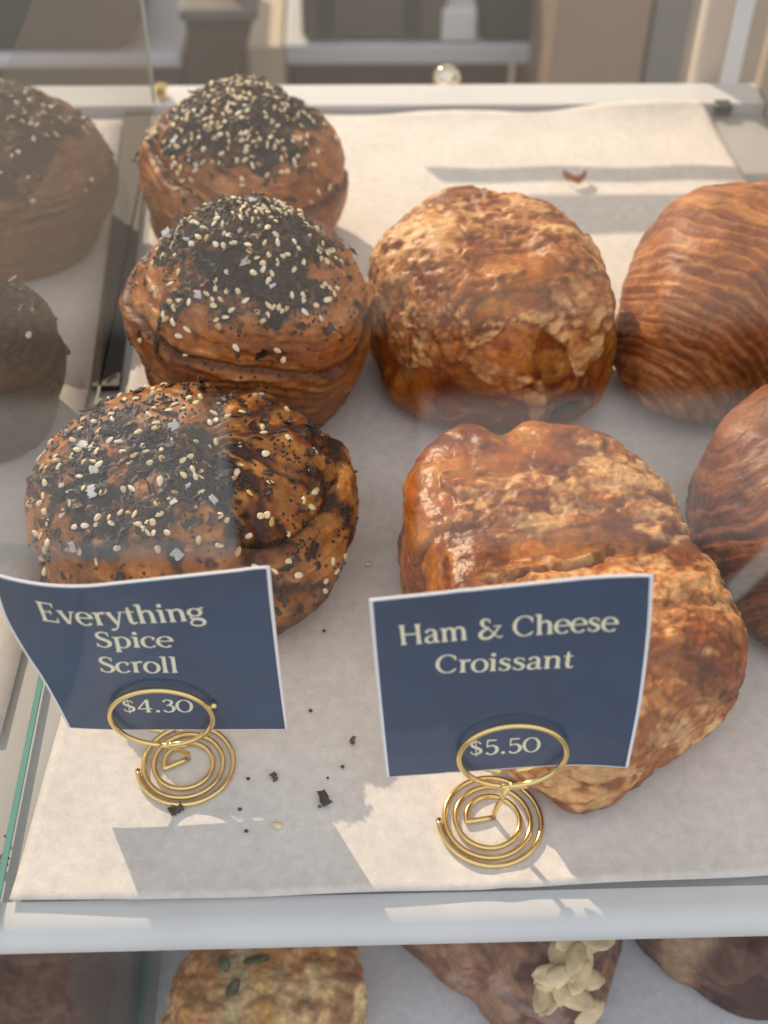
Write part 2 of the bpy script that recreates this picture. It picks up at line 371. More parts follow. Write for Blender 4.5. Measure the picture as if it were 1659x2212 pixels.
veiled_pane('lower_divider_glass', -.0868, -.0838, -.17, .25, -.161, -.03, M_VEIL_D)
MB().box(-.0869, -.0837, -.17, .25, -.1608, -.1575).build('glass_edge', M_EDGE, case)
# end panel, posts, and unseen rails added to throw striped shade on the paper
M_WOOD = mat('beige end panel', (.46, .38, .27), .5, noise=.12, nscale=12)
MB().box(XR + .001, XR + .02, -.18, .34, -.40, .15).build('end_panel', M_WOOD, case)
for k, (yy, ww) in enumerate(((.10, .003), (.22, .003), (.29, .002))):
    MB().box(XR - .001, XR + .0005, yy, yy + ww, .006, .15).build('panel_joint', M_GREYB, case)
MB().box(.203, .219, .345, .36, -.30, .15).build('corner_post', mat('pale post', (.58, .52, .45), .5), case, bevel=.002)
MB().box(-.075, .25, .449, .451, .1480, .1575).build('shade_rail', M_WHITE, case)
MB().box(-.075, .25, .4495, .4505, .1675, .193).build('shade_rail', M_WHITE, case)
MB().box(.25, .262, .444, .456, -.30, .2).build('rear_post', M_WHITE, case)
p = at(1540, 250)
MB().box(p[0] + .001, p[0] + .011, p[1] + .001, p[1] + .010, .0, .005).build('shelf_clip', mat('clip', (.03, .045, .04), .3), case, bevel=.0015)
p = at(350, 205, .006)
MB().box(p[0] - .003, p[0] + .003, .318, .326, .005, .012).build('divider_clip', M_BRASS, case, bevel=.001)
# knob behind the rear lip
V, Q = qsphere(16)
p = aty(965, 172, .352)
kn = empty('glass_knob', (p[0], .352, p[2]), 'small round glass knob glinting behind the rear shelf edge', 'knob')
Pk = V * .0085 + p; link('knob_ball', npmesh('knob_ball', Pk, Q), mat('knob', (.75, .68, .55), .06, 1), kn)
MB().tube([(p[0], .352, p[2] - .008), (p[0], .352, -.03)], .003, 12).build('knob_stem', M_BRASS, kn, True)

# ------------------------------------------------------------------ papers
def sheet(name, corner_fn, nu, nv, m, label, cat, zf=None, thick=.00012):
    V = []; Fc = []
    for j in range(nv + 1):
        for i in range(nu + 1):
            V.append(corner_fn(i / nu, j / nv))
    for j in range(nv):
        for i in range(nu):
            k = j * (nu + 1) + i; Fc.append((k, k + 1, k + nu + 2, k + nu + 1))
    o = link(name, mesh(name, V, Fc), m); s = o.modifiers.new('s', 'SOLIDIFY'); s.thickness = thick; s.offset = -1
    return tag(o, label, cat)
def paper_main(u, v):
    # left edge, right edge in plan
    L0, L1 = at(22, 1945), at(345, 246); R0, R1 = at(1720, 1868), at(1527, 248)
    Lm = (at(130, 1560) + np.array([.0, 0, 0]))
    yL = L0[1] + (L1[1] - L0[1]) * v
    xL = np.interp(yL, [L0[1], Lm[1], .0, .15, L1[1]], [L0[0], Lm[0], -.0895, -.092, -.0985])
    xR = np.interp(v, [0, .85, 1], [.208, .209, .2022])
    yb = .3095 + (.0 if u < .55 else -.004 * 0) + .006 * max(0, (u - .55) / .45) ** 1.5
    yf = np.interp(u, [0, .12, .3, .45, .6, .78, 1], [at(22, 1948)[1], at(300, 1950)[1], at(620, 1938)[1], at(850, 1930)[1], at(1100, 1915)[1], at(1400, 1897)[1], at(1720, 1868)[1]])
    x = xL + (xR - xL) * u; y = yf + (yb - yf) * v
    z = .0006 + .0004 * sin(x * 90 + 1) * sin(y * 70) + .0012 * max(0, 1 - v / .035) ** 2 * (1 - .6 * u) + .004 * max(0, (v - .93) / .07) ** 2 * sstep(.5, 1, u) 
    z += .0007 * max(0, 1 - abs(u - .47 - .06 * v) / .02) * (v < .5) + .0006 * max(0, 1 - abs(v - .62 + .1 * u) / .012)
    z += .0022 * sin(u * 9) ** 2 * max(0, (v - .965) / .035) ** 2
    return (x, y, float(z))
sheet('baking_paper', paper_main, 90, 150, M_PAPER, 'large beige sheet of baking paper under the scrolls and croissants', 'paper')
def paper_left(u, v):
    y = -.10 + .405 * v; x = -.46 + (-.113 - .005 * v + .46 - .006 * (1 - v)) * u
    x = -.46 + (np.interp(y, [-.10, .075, .31], [-.112, -.1065, -.1195]) + .46) * u
    return (x, y, .0006 + .0004 * sin(x * 80) * sin(y * 60))
sheet('baking_paper', paper_left, 30, 50, M_PAPER, 'narrow sheet of baking paper left of the glass divider', 'paper')
def paper_low(u, v):
    x = -.079 + .30 * u; y = -.195 + .40 * v
    return (x, y, -.1612 + .0006 * sin(x * 60) * sin(y * 50))
sheet('baking_paper', paper_low, 40, 40, M_PAPER2, 'bluish white paper under the scone on the lower shelf', 'paper')
def paper_bag(u, v):
    py = 2104 + 150 * v; ex = np.interp(py, [2104, 2112, 2125, 2150, 2185, 2212, 2260], [-30, 40, 78, 118, 150, 166, 185])
    q = at(ex, py, -.128); x = -.21 + (q[0] + .21) * u
    return (x, q[1] + .004 * sin(u * 9), -.128 - .02 * (u ** 4) * (1 - .3 * v) + .004 * sin(u * 7 + v * 3))
sheet('crumpled_paper', paper_bag, 20, 20, M_PAPER, 'curled beige paper at the lower shelf front left', 'paper')

# ------------------------------------------------------------------ pastry shapes
def smooth_curve(pts, n=400):
    pts = np.array(pts, float); k = np.linspace(0, 1, len(pts)); t = np.linspace(0, 1, n)
    out = np.stack([np.interp(t, k, pts[:, i]) for i in range(pts.shape[1])], 1)
    w_ = np.hanning(n // len(pts) * 2 + 1); w_ /= w_.sum(); h = len(w_) // 2
    pad = np.concatenate([np.repeat(out[:1], h, 0), out, np.repeat(out[-1:], h, 0)])
    sm = np.stack([np.convolve(pad[:, i], w_, 'valid') for i in range(pts.shape[1])], 1)
    return t, sm
PROF1 = [(0, 0), (.7, 0), (.82, .05), (.95, .22), (1, .42), (.95, .62), (.78, .8), (.5, .93), (.2, .99), (0, 1)]
PROF2 = [(0, 0), (.68, -.03), (.80, .02), (.93, .22), (1, .45), (.97, .6), (.8, .73), (.62, .82), (.4, .94), (.15, .995), (0, 1)]

def seed_mesh(name, l, wd, h, n=8, m_=6):
    V = []; Fc = []
    for j in range(m_ + 1):
        t = j / m_; x = (t - .5) * l; r = math.sqrt(max(0, 1 - (2 * t - 1) ** 2)) * (1 - .38 * t) * 1.12
        V += [(x, r * wd / 2 * cos(2 * pi * k / n), r * h / 2 * sin(2 * pi * k / n)) for k in range(n)]
    for j in range(m_):
        for k in range(n): Fc.append((j * n + k, j * n + (k + 1) % n, (j + 1) * n + (k + 1) % n, (j + 1) * n + k))
    return V, Fc
def flake_mesh(l, wd, h, seed, thick=.0004, rnd=False):
    r = random.Random(seed); nu, nv = 6, 4; V = []; Fc = []
    b1, b2, tw = r.uniform(-1, 1), r.uniform(-1, 1), r.uniform(-.6, .6)
    ed = [(r.uniform(.45, 1.15), r.uniform(.45, 1.15)) for _ in range(nu + 1)]
    for s in (1, -1):
        for i in range(nu + 1):
            for j in range(nv + 1):
                x = (i / nu - .5) * l; y = (j / nv - .5) * wd * (math.sqrt(max(.03, 1 - (2 * i / nu - 1) ** 2)) if rnd else (ed[i][0] if j < nv / 2 else ed[i][1]))
                z = h * (b1 * (2 * i / nu - 1) ** 2 + b2 * (2 * j / nv - 1) ** 2 + tw * (2 * i / nu - 1) * (2 * j / nv - 1)) + s * thick * .5 + r.uniform(-.05, .05) * h
                V.append((x, y, z))
    o = (nu + 1) * (nv + 1); I = lambda i, j: i * (nv + 1) + j
    for i in range(nu):
        for j in range(nv):
            Fc.append((I(i, j), I(i + 1, j), I(i + 1, j + 1), I(i, j + 1))); Fc.append((o + I(i, j), o + I(i, j + 1), o + I(i + 1, j + 1), o + I(i + 1, j)))
    bd = [I(i, 0) for i in range(nu)] + [I(nu, j) for j in range(nv)] + [I(i, nv) for i in range(nu, 0, -1)] + [I(0, j) for j in range(nv, 0, -1)]
    for k in range(len(bd)):
        a, b = bd[k], bd[(k + 1) % len(bd)]; Fc.append((b, a, o + a, o + b))
    return V, Fc
SES = [seed_mesh('s', l, wd, h) for l, wd, h in ((.0035, .0026, .0013), (.0033, .0025, .0012), (.0037, .0025, .0013))]
SES = SES + SES; SES_ME = [mesh('sesame_seed', *s) for s in SES]
ONI = [flake_mesh(l, wd, .0007, k) for k, (l, wd) in enumerate(((.0056, .0034), (.0068, .0022), (.0046, .0038), (.0038, .0024), (.0052, .0028), (.003, .0027)))]
ONI_ME = [mesh('onion_flake', *s) for s in ONI]
SAL = [flake_mesh(l, wd, .0002, 50 + k, .0003) for k, (l, wd) in enumerate(((.0046, .0034), (.0036, .0032), (.0026, .0017)))]
SAL_ME = [mesh('salt_flake', *s) for s in SAL]
for ms, m in ((SES_ME, M_SES), (SAL_ME, M_SALT)):
    for qi, q in enumerate(ms): q.materials.append(m if m is not M_SES else (M_SES, M_SES, M_SES3, M_SES2, M_SES, M_SES3)[qi]); q.polygons.foreach_set('use_smooth', [True] * len(q.polygons))
for i, q in enumerate(ONI_ME): q.materials.append(M_ONB if i in (2, 4) else M_ONI)
POP_V, POP_Q = qsphere(2)

def orient(p, n, spin, tilt=0.0, r=random):
    n = Vector(n).normalized(); q = n.to_track_quat('Z', 'Y')
    return Matrix.Translation(Vector(p)) @ q.to_matrix().to_4x4() @ Matrix.Rotation(spin, 4, 'Z') @ Matrix.Rotation(tilt, 4, 'X')
def place(name, me, mw, parent):
    o = bpy.data.objects.new(name, me); COL.objects.link(o)
    o.parent = parent; o.matrix_parent_inverse = Matrix.Translation(parent.location).inverted(); o.matrix_world = mw
    o.matrix_basis = mw
    return o
def joined(name, items, m, parent):
    mb = MB()
    for (V, Fc), mw in items: mb.add([tuple(mw @ Vector(v)) for v in V], Fc)
    o = mb.build(name, m, parent, True); o['kind'] = 'stuff'; return o

def scroll(cx, cy, R, H, prof, seed, label, ysc=1.0, lean=(0, 0), N=110, pal='orange', dome=(0, 0, 1), cover=(.55, .86),
           nses=150, noni=60, npop=300, nsal=14, dark=1.0, side=0.25, group='everything spice scrolls', helix=2.2, ridges=0.0, seam=None):
    rng = np.random.RandomState(seed); rr = random.Random(seed)
    D, Q = qsphere(N)
    t, sm = smooth_curve(prof)
    lat = np.arcsin(np.clip(D[:, 2], -1, 1)) / pi + .5; ph = np.arctan2(D[:, 1], D[:, 0])
    r = np.interp(lat, t, sm[:, 0]) * R; z = np.interp(lat, t, sm[:, 1]) * H
    wob = 1 + .05 * vnoise(np.stack([np.cos(ph) * 1.3, np.sin(ph) * 1.3, z / H * 1.5], 1) + seed, seed)
    P = np.stack([r * wob * np.cos(ph), r * wob * np.sin(ph) * ysc, z], 1)
    zn = z / H
    P[:, 0] += lean[0] * zn; P[:, 1] += lean[1] * zn
    n = vnormals(P, Q)
    # coil: overlapping layers winding up the side
    s = ph / (2 * pi) + zn * helix + .10 * fbm(P * 28 + seed, 3, seed)
    f = s - np.floor(s)
    bandm = sstep(.06, .2, zn) * (1 - sstep(.72, .86, zn))
    lay = (f - .5) * .075 * R - np.exp(-((np.minimum(f, 1 - f)) / .035) ** 2) * .030 * R
    warp = fbm(P * 60 + 3, 3, seed + 5)
    fib = fbm(np.stack([np.cos(ph) * 2.4, np.sin(ph) * 2.4, s * 13 + warp * .8], 1), 4, seed + 1)
    low0 = fbm(P * 22 + 33, 2, seed + 30)
    if ridges:
        rs = ph * 6 + zn * 2.5 + warp * 1.5 + low0 * 1.2
        rid = np.abs(np.sin(rs)) ** .7
        rm = ridges * sstep(-.3, .5, np.cos(ph + .35)) * sstep(.15, .4, zn)
    else: rid = 0; rm = np.zeros(len(P))
    lump = fbm(P * 55 + 9, 4, seed + 2)
    patch = fbm(np.stack([np.cos(ph) * 1.7, np.sin(ph) * 1.7, s * 1.6 + warp * .25], 1) + 21, 4, seed + 31)
    streak = fbm(np.stack([np.cos(ph + .5 * zn) * 7, np.sin(ph + .5 * zn) * 7, zn * 2.2 + warp * .4], 1), 4, seed + 33)
    disp = lay * bandm * .9 + fib * .019 * R * (.3 + .7 * bandm) + lump * .020 * R + rm * (rid - .6) * .016 * R + rm * streak * .022 * R
    # topping cover
    dm = np.array(dome, float); dm /= np.linalg.norm(dm)
    Pn = np.stack([P[:, 0] / R, P[:, 1] / R, (zn - .45) / .55], 1); Pn /= np.linalg.norm(Pn, axis=1)[:, None] + 1e-9
    ang = Pn @ dm
    cov = sstep(cover[0], cover[1], ang + .20 * fbm(P * 70 + 40, 4, seed + 3) + .05 * fbm(P * 250, 2, seed))
    F1, F2 = worley(P / .0013, seed)
    disp = disp + cov * ((.55 - F1) * .0011 + .0012 * fbm(P * 200, 3, seed + 8))
    right = np.zeros(len(P)); sg = right
    if seam:
        sp_ = np.array(seam); xs = np.interp(-P[:, 1], -sp_[:, 1], sp_[:, 0]) + .002 * fbm(P * 70, 3, seed + 41)
        d_ = P[:, 0] - xs; right = sstep(-.001, .003, d_); sg = np.exp(-(d_ / .0035) ** 2) * sstep(.15, .4, zn)
        disp = disp - sg * .0042 + (1 - right) * .0015 * sstep(.2, .5, zn)
    P = P + n * disp[:, None]; P[:, 2] = np.maximum(P[:, 2], 0)
    # colours
    pal_ = {'orange': ((.32, .100, .020), (.125, .028, .007), (.52, .225, .065)), 'dark': ((.19, .050, .007), (.048, .011, .003), (.44, .175, .03)),
            'blackish': ((.065, .030, .014), (.035, .017, .009), (.10, .05, .025)), 'brown': ((.20, .075, .024), (.11, .035, .013), (.30, .13, .05))}[pal]
    base, brn, pale = [np.array(c_) for c_ in pal_]
    low = fbm(P * 26 + 70, 3, seed + 4)
    sw = 1.0 if ridges else .35
    col = mixc(base, brn, sstep(-.15, .6, .6 * low + .25 * fib + .6 * patch + .5 * sw * streak))
    col = mixc(col, pale, sstep(.05, .7, .55 * fib - .5 * patch - .6 * sw * streak - .2 * low) * .85)
    col = mixc(col, brn * .5, sstep(.35, .8, .7 * streak * sw + .5 * fib + .3 * lump) * .7)
    col = mixc(col, brn * .55, np.exp(-((np.minimum(f, 1 - f)) / .035) ** 2) * bandm * .75)
    col = mixc(col, pale, sstep(.25, .5, f) * (1 - sstep(.6, .95, f)) * bandm * .30)
    if seam: col = mixc(col, np.array((.40, .145, .034)), (1 - right) * .6); col = mixc(col, brn * .6, sg * .6)
    if ridges:
        col = mixc(col, pale, rm * sstep(.75, 1, rid) * .7); col = mixc(col, brn * .6, rm * (1 - sstep(.25, .6, rid)) * .8)
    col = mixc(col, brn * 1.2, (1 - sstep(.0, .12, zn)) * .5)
    blk = np.array((.026, .022, .022)) * dark
    bl = sstep(.25, .75, cov) * (1 - .55 * sstep(.2, .7, fbm(P * 120 + 20, 3, seed + 6)))
    col = mixc(col, blk, bl)
    speck = sstep(.62, .8, fbm(P * 330 + 7, 2, seed + 9)) * sstep(cover[0] - .75, cover[0], ang)
    col = mixc(col, brn * .35, speck * (.8 if seam else .35))
    gloss = np.clip(.75 - .5 * cov, 0, 1)
    W = P + np.array([cx, cy, .0008])
    root = empty('spice_scroll', (cx, cy, .0008), label, 'pastry', group)
    link('bun', npmesh('bun', W, Q, col, gloss), MP, root)
    # toppings: sampled over the crust, denser on the dome
    n2 = vnormals(W, Q)
    tocam = CAM - W; tocam /= np.linalg.norm(tocam, axis=1)[:, None]; facing = (n2 * tocam).sum(1)
    ok = (n2[:, 2] > -.25) & (zn > .12)
    dens = (cov * 1.0 + side * (sstep(-.75, .0, ang) if seam else sstep(cover[0] - .95, cover[0] + .05, ang))) * ok
    clump = .35 + sstep(-.1, .5, fbm(P * 95 + 60, 3, seed + 12))
    def pick(k, wgt, mind):
        wgt = wgt / wgt.sum(); got = []; pts = np.zeros((0, 3))
        for i in rng.choice(len(W), size=min(len(W), k * 6), replace=True, p=wgt):
            if len(pts) and np.min(((pts - W[i]) ** 2).sum(1)) < mind * mind: continue
            got.append(i); pts = np.vstack([pts, W[i]])
            if len(got) >= k: break
        return got
    vis = .25 + .75 * sstep(-.1, .2, facing)
    ids = pick(nses, dens * clump * vis, .0021)
    ids.sort(key=lambda i: -facing[i]); rest = []
    for k, i in enumerate(ids):
        q = rr.randrange(6); mw = orient(W[i] + n2[i] * rr.uniform(.0001, .0005), n2[i] + rng.normal(0, .25, 3), rr.uniform(0, 6.28), rr.uniform(-.4, .4)) @ Matrix.Diagonal((rr.uniform(.78, 1.1), rr.uniform(.72, 1.05), 1, 1))
        if k < 100: place('sesame_seed', SES_ME[q], mw, root)
        else: rest.append((SES[q], mw))
    if rest: joined('sesame_seeds', rest, M_SES, root)
    ids = pick(noni, (dens + .02 * ok * (ang > cover[0] - .9)) * vis, .0030); ids.sort(key=lambda i: -facing[i]); rest = []
    for k, i in enumerate(ids):
        q = rr.randrange(6); mw = orient(W[i] + n2[i] * .0003, n2[i] + rng.normal(0, .14, 3), rr.uniform(0, 6.28), rr.uniform(-.2, .2))
        if k < 70: place('onion_flake', ONI_ME[q], mw, root)
        else: rest.append((ONI[q], mw))
    if rest: joined('onion_flakes', rest, M_ONI, root)
    for i in pick(nsal, cov * vis + 1e-6, .007):
        place('salt_flake', SAL_ME[rr.randrange(3)], orient(W[i] + n2[i] * .0008, n2[i] + rng.normal(0, .2, 3), rr.uniform(0, 6.28), rr.uniform(-.3, .3)), root)
    if npop:
        cl2_ = sstep(.1, .6, fbm(P * 150 + 90, 3, seed + 15)) + .05
        mb = MB()
        for i in pick(npop, (dens + .02 * ok * (ang > cover[0] - .9)) * cl2_ * vis, .0008):
            rad = rr.uniform(.00042, .0006); mb.add([tuple(v * rad + W[i] + n2[i] * .0003) for v in POP_V], POP_Q.tolist())
        o = mb.build('poppy_seeds', M_POP, root, True); o['kind'] = 'stuff'
    return root

def foot_radius(poly):
    poly = np.array(poly); c_ = poly.mean(0); d = poly - c_; a = np.arctan2(d[:, 1], d[:, 0]); r = np.hypot(d[:, 0], d[:, 1]); o = np.argsort(a)
    a = a[o]; r = r[o]; A = np.concatenate([a - 2 * pi, a, a + 2 * pi]); Rr = np.tile(r, 3)
    g = np.linspace(-2 * pi, 2 * pi, 2881); v = np.interp(g, A, Rr); k = np.hanning(91); k /= k.sum(); v = np.convolve(v, k, 'same')
    return c_, (lambda p: np.interp(p, g, v))
def pillow(poly, H, e=.5, N=110, z0=0.0, under=.12, eh=None, tilt=(0, 0)):
    """rounded slab over a footprint: returns local points, quads, height fraction and horizontal fraction"""
    c_, fr = foot_radius(poly); D, Q = qsphere(N)
    ph = np.arctan2(D[:, 1], D[:, 0]); c0 = np.arccos(np.clip(np.abs(D[:, 2]), 0, 1)) / (pi / 2)
    tc_ = np.linspace(0, 1, 4001) ** 2; tc_ = np.concatenate([tc_ * pi / 4, pi / 2 - tc_[::-1][1:] * pi / 4])
    ca, cb = np.sin(tc_) ** e * float(np.mean(fr(np.linspace(-3, 3, 60)))), np.maximum(np.cos(tc_), 0) ** e * H
    al_ = np.concatenate([[0], np.cumsum(np.hypot(np.diff(ca), np.diff(cb)))]); cc_ = np.interp(c0 * al_[-1], al_, tc_)
    k = np.sin(cc_) ** e; h = np.sign(D[:, 2]) * np.maximum(np.cos(cc_), 0) ** e
    z = np.where(h > 0, under + (1 - under) * h, under + under * h) * H
    sh = np.where(h < 0, 1 - .10 * (-h), 1)
    r = fr(ph) * k * sh
    P = np.stack([r * np.cos(ph), r * np.sin(ph), z], 1)
    P[:, 2] += z / H * (P[:, 0] * tilt[0] + P[:, 1] * tilt[1])
    return c_, P, Q, k, ph

TAN, TAN2, CREV, EGG, EGGD, EGGY = [np.array(c_) for c_ in ((.54, .222, .064), (.34, .104, .021), (.068, .017, .005), (.38, .100, .012), (.165, .034, .006), (.56, .235, .04))]
def cheesy(P, n, M_, seed, ax=(1, 0), stretch=1.5, amp=1.0):
    """lumpy baked cheese: displacement and colour, masked by M_"""
    a = np.array([ax[0], ax[1], 0.0]); a /= np.linalg.norm(a); b = np.array([-a[1], a[0], 0])
    L = np.stack([P @ a / stretch, P @ b, P[:, 2]], 1)
    wv = np.stack([fbm(P * 120 + k * 9, 3, seed + k) for k in range(3)], 1) * .35
    F1, F2 = worley(L / .0044 + wv, seed); G1, G2 = worley(L / .0021 + wv * 1.6 + 5, seed + 3); K1, K2 = worley(P / .0090 + wv, seed + 8)
    hole = sstep(.28, .6, fbm(np.stack([P @ a * 26, P @ b * 55, P[:, 2] * 45], 1) + 61, 4, seed + 22)); M_ = M_ * (1 - .85 * hole)
    big = 1 - np.clip(F1, 0, 1) ** 1.4; sm = 1 - np.clip(G1, 0, 1) ** 1.5; hug = 1 - np.clip(K1, 0, 1) ** 1.5
    low = fbm(P * 45 + 11, 4, seed + 5)
    lump = .45 * big + .33 * sm + .25 * hug + .3 * low
    md_ = .35 + .9 * sstep(-.5, .5, fbm(P * 38 + 81, 3, seed + 18)); rg = 1 - np.abs(fbm(L * 210 + wv, 3, seed + 19)) * 1.6
    disp = M_ * amp * ((lump - .38) * .0011 * md_ + .0009 + .0006 * rg + .0006 * fbm(np.stack([P @ a * 40, P @ b * 170, P[:, 2] * 170], 1), 4, seed + 27)) + M_ * .0004 * fbm(P * 420, 3, seed + 14)
    rg0 = 1 - np.abs(fbm(L * 150 + wv + 13, 4, seed + 25)) * 2.2
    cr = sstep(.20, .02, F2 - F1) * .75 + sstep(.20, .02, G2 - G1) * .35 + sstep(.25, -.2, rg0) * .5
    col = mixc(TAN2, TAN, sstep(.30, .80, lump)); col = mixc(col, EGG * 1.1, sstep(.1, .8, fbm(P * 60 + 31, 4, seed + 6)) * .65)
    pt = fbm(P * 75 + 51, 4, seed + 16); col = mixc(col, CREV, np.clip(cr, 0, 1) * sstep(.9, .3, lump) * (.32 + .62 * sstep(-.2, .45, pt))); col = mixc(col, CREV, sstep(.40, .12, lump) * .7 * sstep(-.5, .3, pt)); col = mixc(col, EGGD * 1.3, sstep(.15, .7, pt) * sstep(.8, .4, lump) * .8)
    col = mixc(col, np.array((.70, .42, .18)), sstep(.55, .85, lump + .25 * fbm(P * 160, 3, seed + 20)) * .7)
    return disp, col, M_
def eggwash(P, seed):
    low = fbm(P * 38 + 5, 4, seed); md = fbm(P * 110 + 15, 4, seed + 1)
    col = mixc(EGG, EGGD, sstep(-.1, .65, low + .3 * md)); col = mixc(col, EGGY, sstep(.15, .8, -low + .45 * md) * .8)
    lam = fbm(np.stack([P[:, 0] * 22, P[:, 1] * 22, P[:, 2] * 260 + 3 * low], 1), 3, seed + 4); col = mixc(col, EGGY, sstep(.2, .7, lam) * .35); col = mixc(col, EGGD, sstep(.2, .7, -lam) * .35)
    sp = sstep(.55, .75, fbm(P * 230, 2, seed + 2)); col = mixc(col, EGGY * 1.05, sp * .35)
    return col, low * .0010 + md * .0006 + lam * .0003

def ham_croissant(poly, H, seed, label, maskfn, e=.42, N=130, ax=(1, .3), extra=None, tilt=(0, 0), under=.14):
    c_, P, Q, k, ph = pillow(poly, H, e, N, under=under, tilt=tilt)
    n = vnormals(P, Q); X = P + np.array([c_[0], c_[1], 0])
    P = P + n * (fbm(P * 30 + seed, 3, seed) * .0035)[:, None]
    M_ = maskfn(X, n, P)
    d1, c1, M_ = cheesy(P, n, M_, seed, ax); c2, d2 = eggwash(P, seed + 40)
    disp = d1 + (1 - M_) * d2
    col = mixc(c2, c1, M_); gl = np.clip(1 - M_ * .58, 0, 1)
    lip = M_ * (1 - M_) * 4
    col = mixc(col, CREV * 1.5, sstep(.3, 1, lip) * (1 - sstep(.45, .8, M_)) * .55)
    if extra: P, col, disp, gl = extra(X, n, P, col, disp, gl)
    P = P + n * disp[:, None]; P[:, 2] = np.maximum(P[:, 2], 0)
    root = empty('ham_cheese_croissant', (c_[0], c_[1], .0008), label, 'pastry', 'ham and cheese croissants')
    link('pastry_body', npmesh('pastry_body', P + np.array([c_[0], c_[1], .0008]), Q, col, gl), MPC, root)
    return root

def laminated(poly, H, seed, label, ufn, freq, name='butter_croissant', e=.5, N=110, z0=.0008, pal=None, group=None, und=.12, amp=.00034, extra=None):
    c_, P, Q, k, ph = pillow(poly, H, e, N, under=und)
    n = vnormals(P, Q); P = P + n * (fbm(P * 28 + seed, 3, seed) * .003)[:, None]
    X = P + np.array([c_[0], c_[1], 0])
    u, v = ufn(X, P)
    wq = fbm(P * 34 + 3, 3, seed + 1)
    s = u * freq + wq * 1.0
    st = fbm(np.stack([s, v * 3.2, wq * .8], 1), 4, seed + 2)
    st2 = fbm(np.stack([s * 2.3, v * 7, wq * 1.2], 1), 4, seed + 3)
    pal = pal or ((.35, .108, .025), (.19, .047, .013), (.55, .245, .075))
    base, brn, pale = [np.array(q) for q in pal]
    col = mixc(base, brn, sstep(-.15, .40, -st + .45 * st2)); col = mixc(col, pale, sstep(.05, .50, st + .55 * st2) * .9)
    col = mixc(col, brn * .6, sstep(.45, .9, -st2 - .3 * st) * .25); mot = fbm(P * 42 + 13, 4, seed + 17); col = mixc(col, base, .30 + 0 * mot); col = mixc(col, brn, sstep(.1, .7, mot) * .5); col = mixc(col, pale, sstep(.2, .8, -mot) * .35)
    fr1 = s * .55 + .6 * fbm(P * 48 + 7, 4, seed + 9); fr1 = fr1 - np.floor(fr1); edge_ = sstep(0, .75, fr1) * (1 - sstep(.86, 1, fr1))
    disp = st * amp + st2 * amp * .5 + edge_ * amp * .9 + amp * .6 * fbm(P * 300, 3, seed + 11)
    col = mixc(col, pale, sstep(.55, .8, fr1) * (1 - sstep(.86, .95, fr1)) * .35); col = mixc(col, brn * .55, (1 - sstep(.0, .12, fr1)) * .6)
    gl = np.full(len(P), .4)
    if extra: col, disp, gl = extra(X, n, P, col, disp, gl)
    P = P + n * disp[:, None]; P[:, 2] = np.maximum(P[:, 2], 0)
    root = empty(name, (c_[0], c_[1], z0), label, 'pastry', group)
    link('pastry_body', npmesh('pastry_body', P + np.array([c_[0], c_[1], z0]), Q, col, gl), MPL, root)
    return root

# ------------------------------------------------------------------ pastries on the upper shelf
scroll(-.0495, -.0265, .0565, .0590, PROF1, 3, 'glossy seeded scroll with brown ridges behind the left price card', ysc=.95, lean=(-.006, .004), N=150, pal='dark',
       dome=(-.42, -.25, .87), cover=(.70, .99), nses=190, noni=180, npop=900, nsal=13, side=.42, ridges=1.0, helix=1.6, seam=[(.004, .06), (.006, .02), (.004, -.008), (.016, -.03), (.03, -.06)])
scroll(-.0362, .0705, .0480, .0870, PROF2, 11, 'seed topped scroll in the middle of the row of three', N=130, dome=(0, -.1, 1), cover=(.50, .82), nses=200, noni=140, npop=900, nsal=8, side=.10, helix=2.4)
scroll(-.0456, .1848, .0478, .0774, PROF2, 23, 'seed topped scroll at the very back of the row, right of the divider', N=110, dome=(-.05, 0, 1), cover=(.46, .78), nses=220, noni=120, npop=600, nsal=2, side=.13, helix=2.2)
scroll(-.1625, .1932, .0570, .0701, PROF2, 31, 'large hazy seeded scroll behind the glass divider', N=80, pal='brown', cover=(.35, .75), nses=140, noni=100, npop=150, nsal=0, side=.2, dome=(-.05, -.1, 1))
scroll(-.1440, .0540, .0350, .0700, PROF2, 41, 'small dark seeded scroll cut off by the left picture edge', N=70, pal='blackish', cover=(.15, .6), nses=14, noni=80, npop=100, nsal=0, side=.2)  # crust palette near black, darker than every other scroll

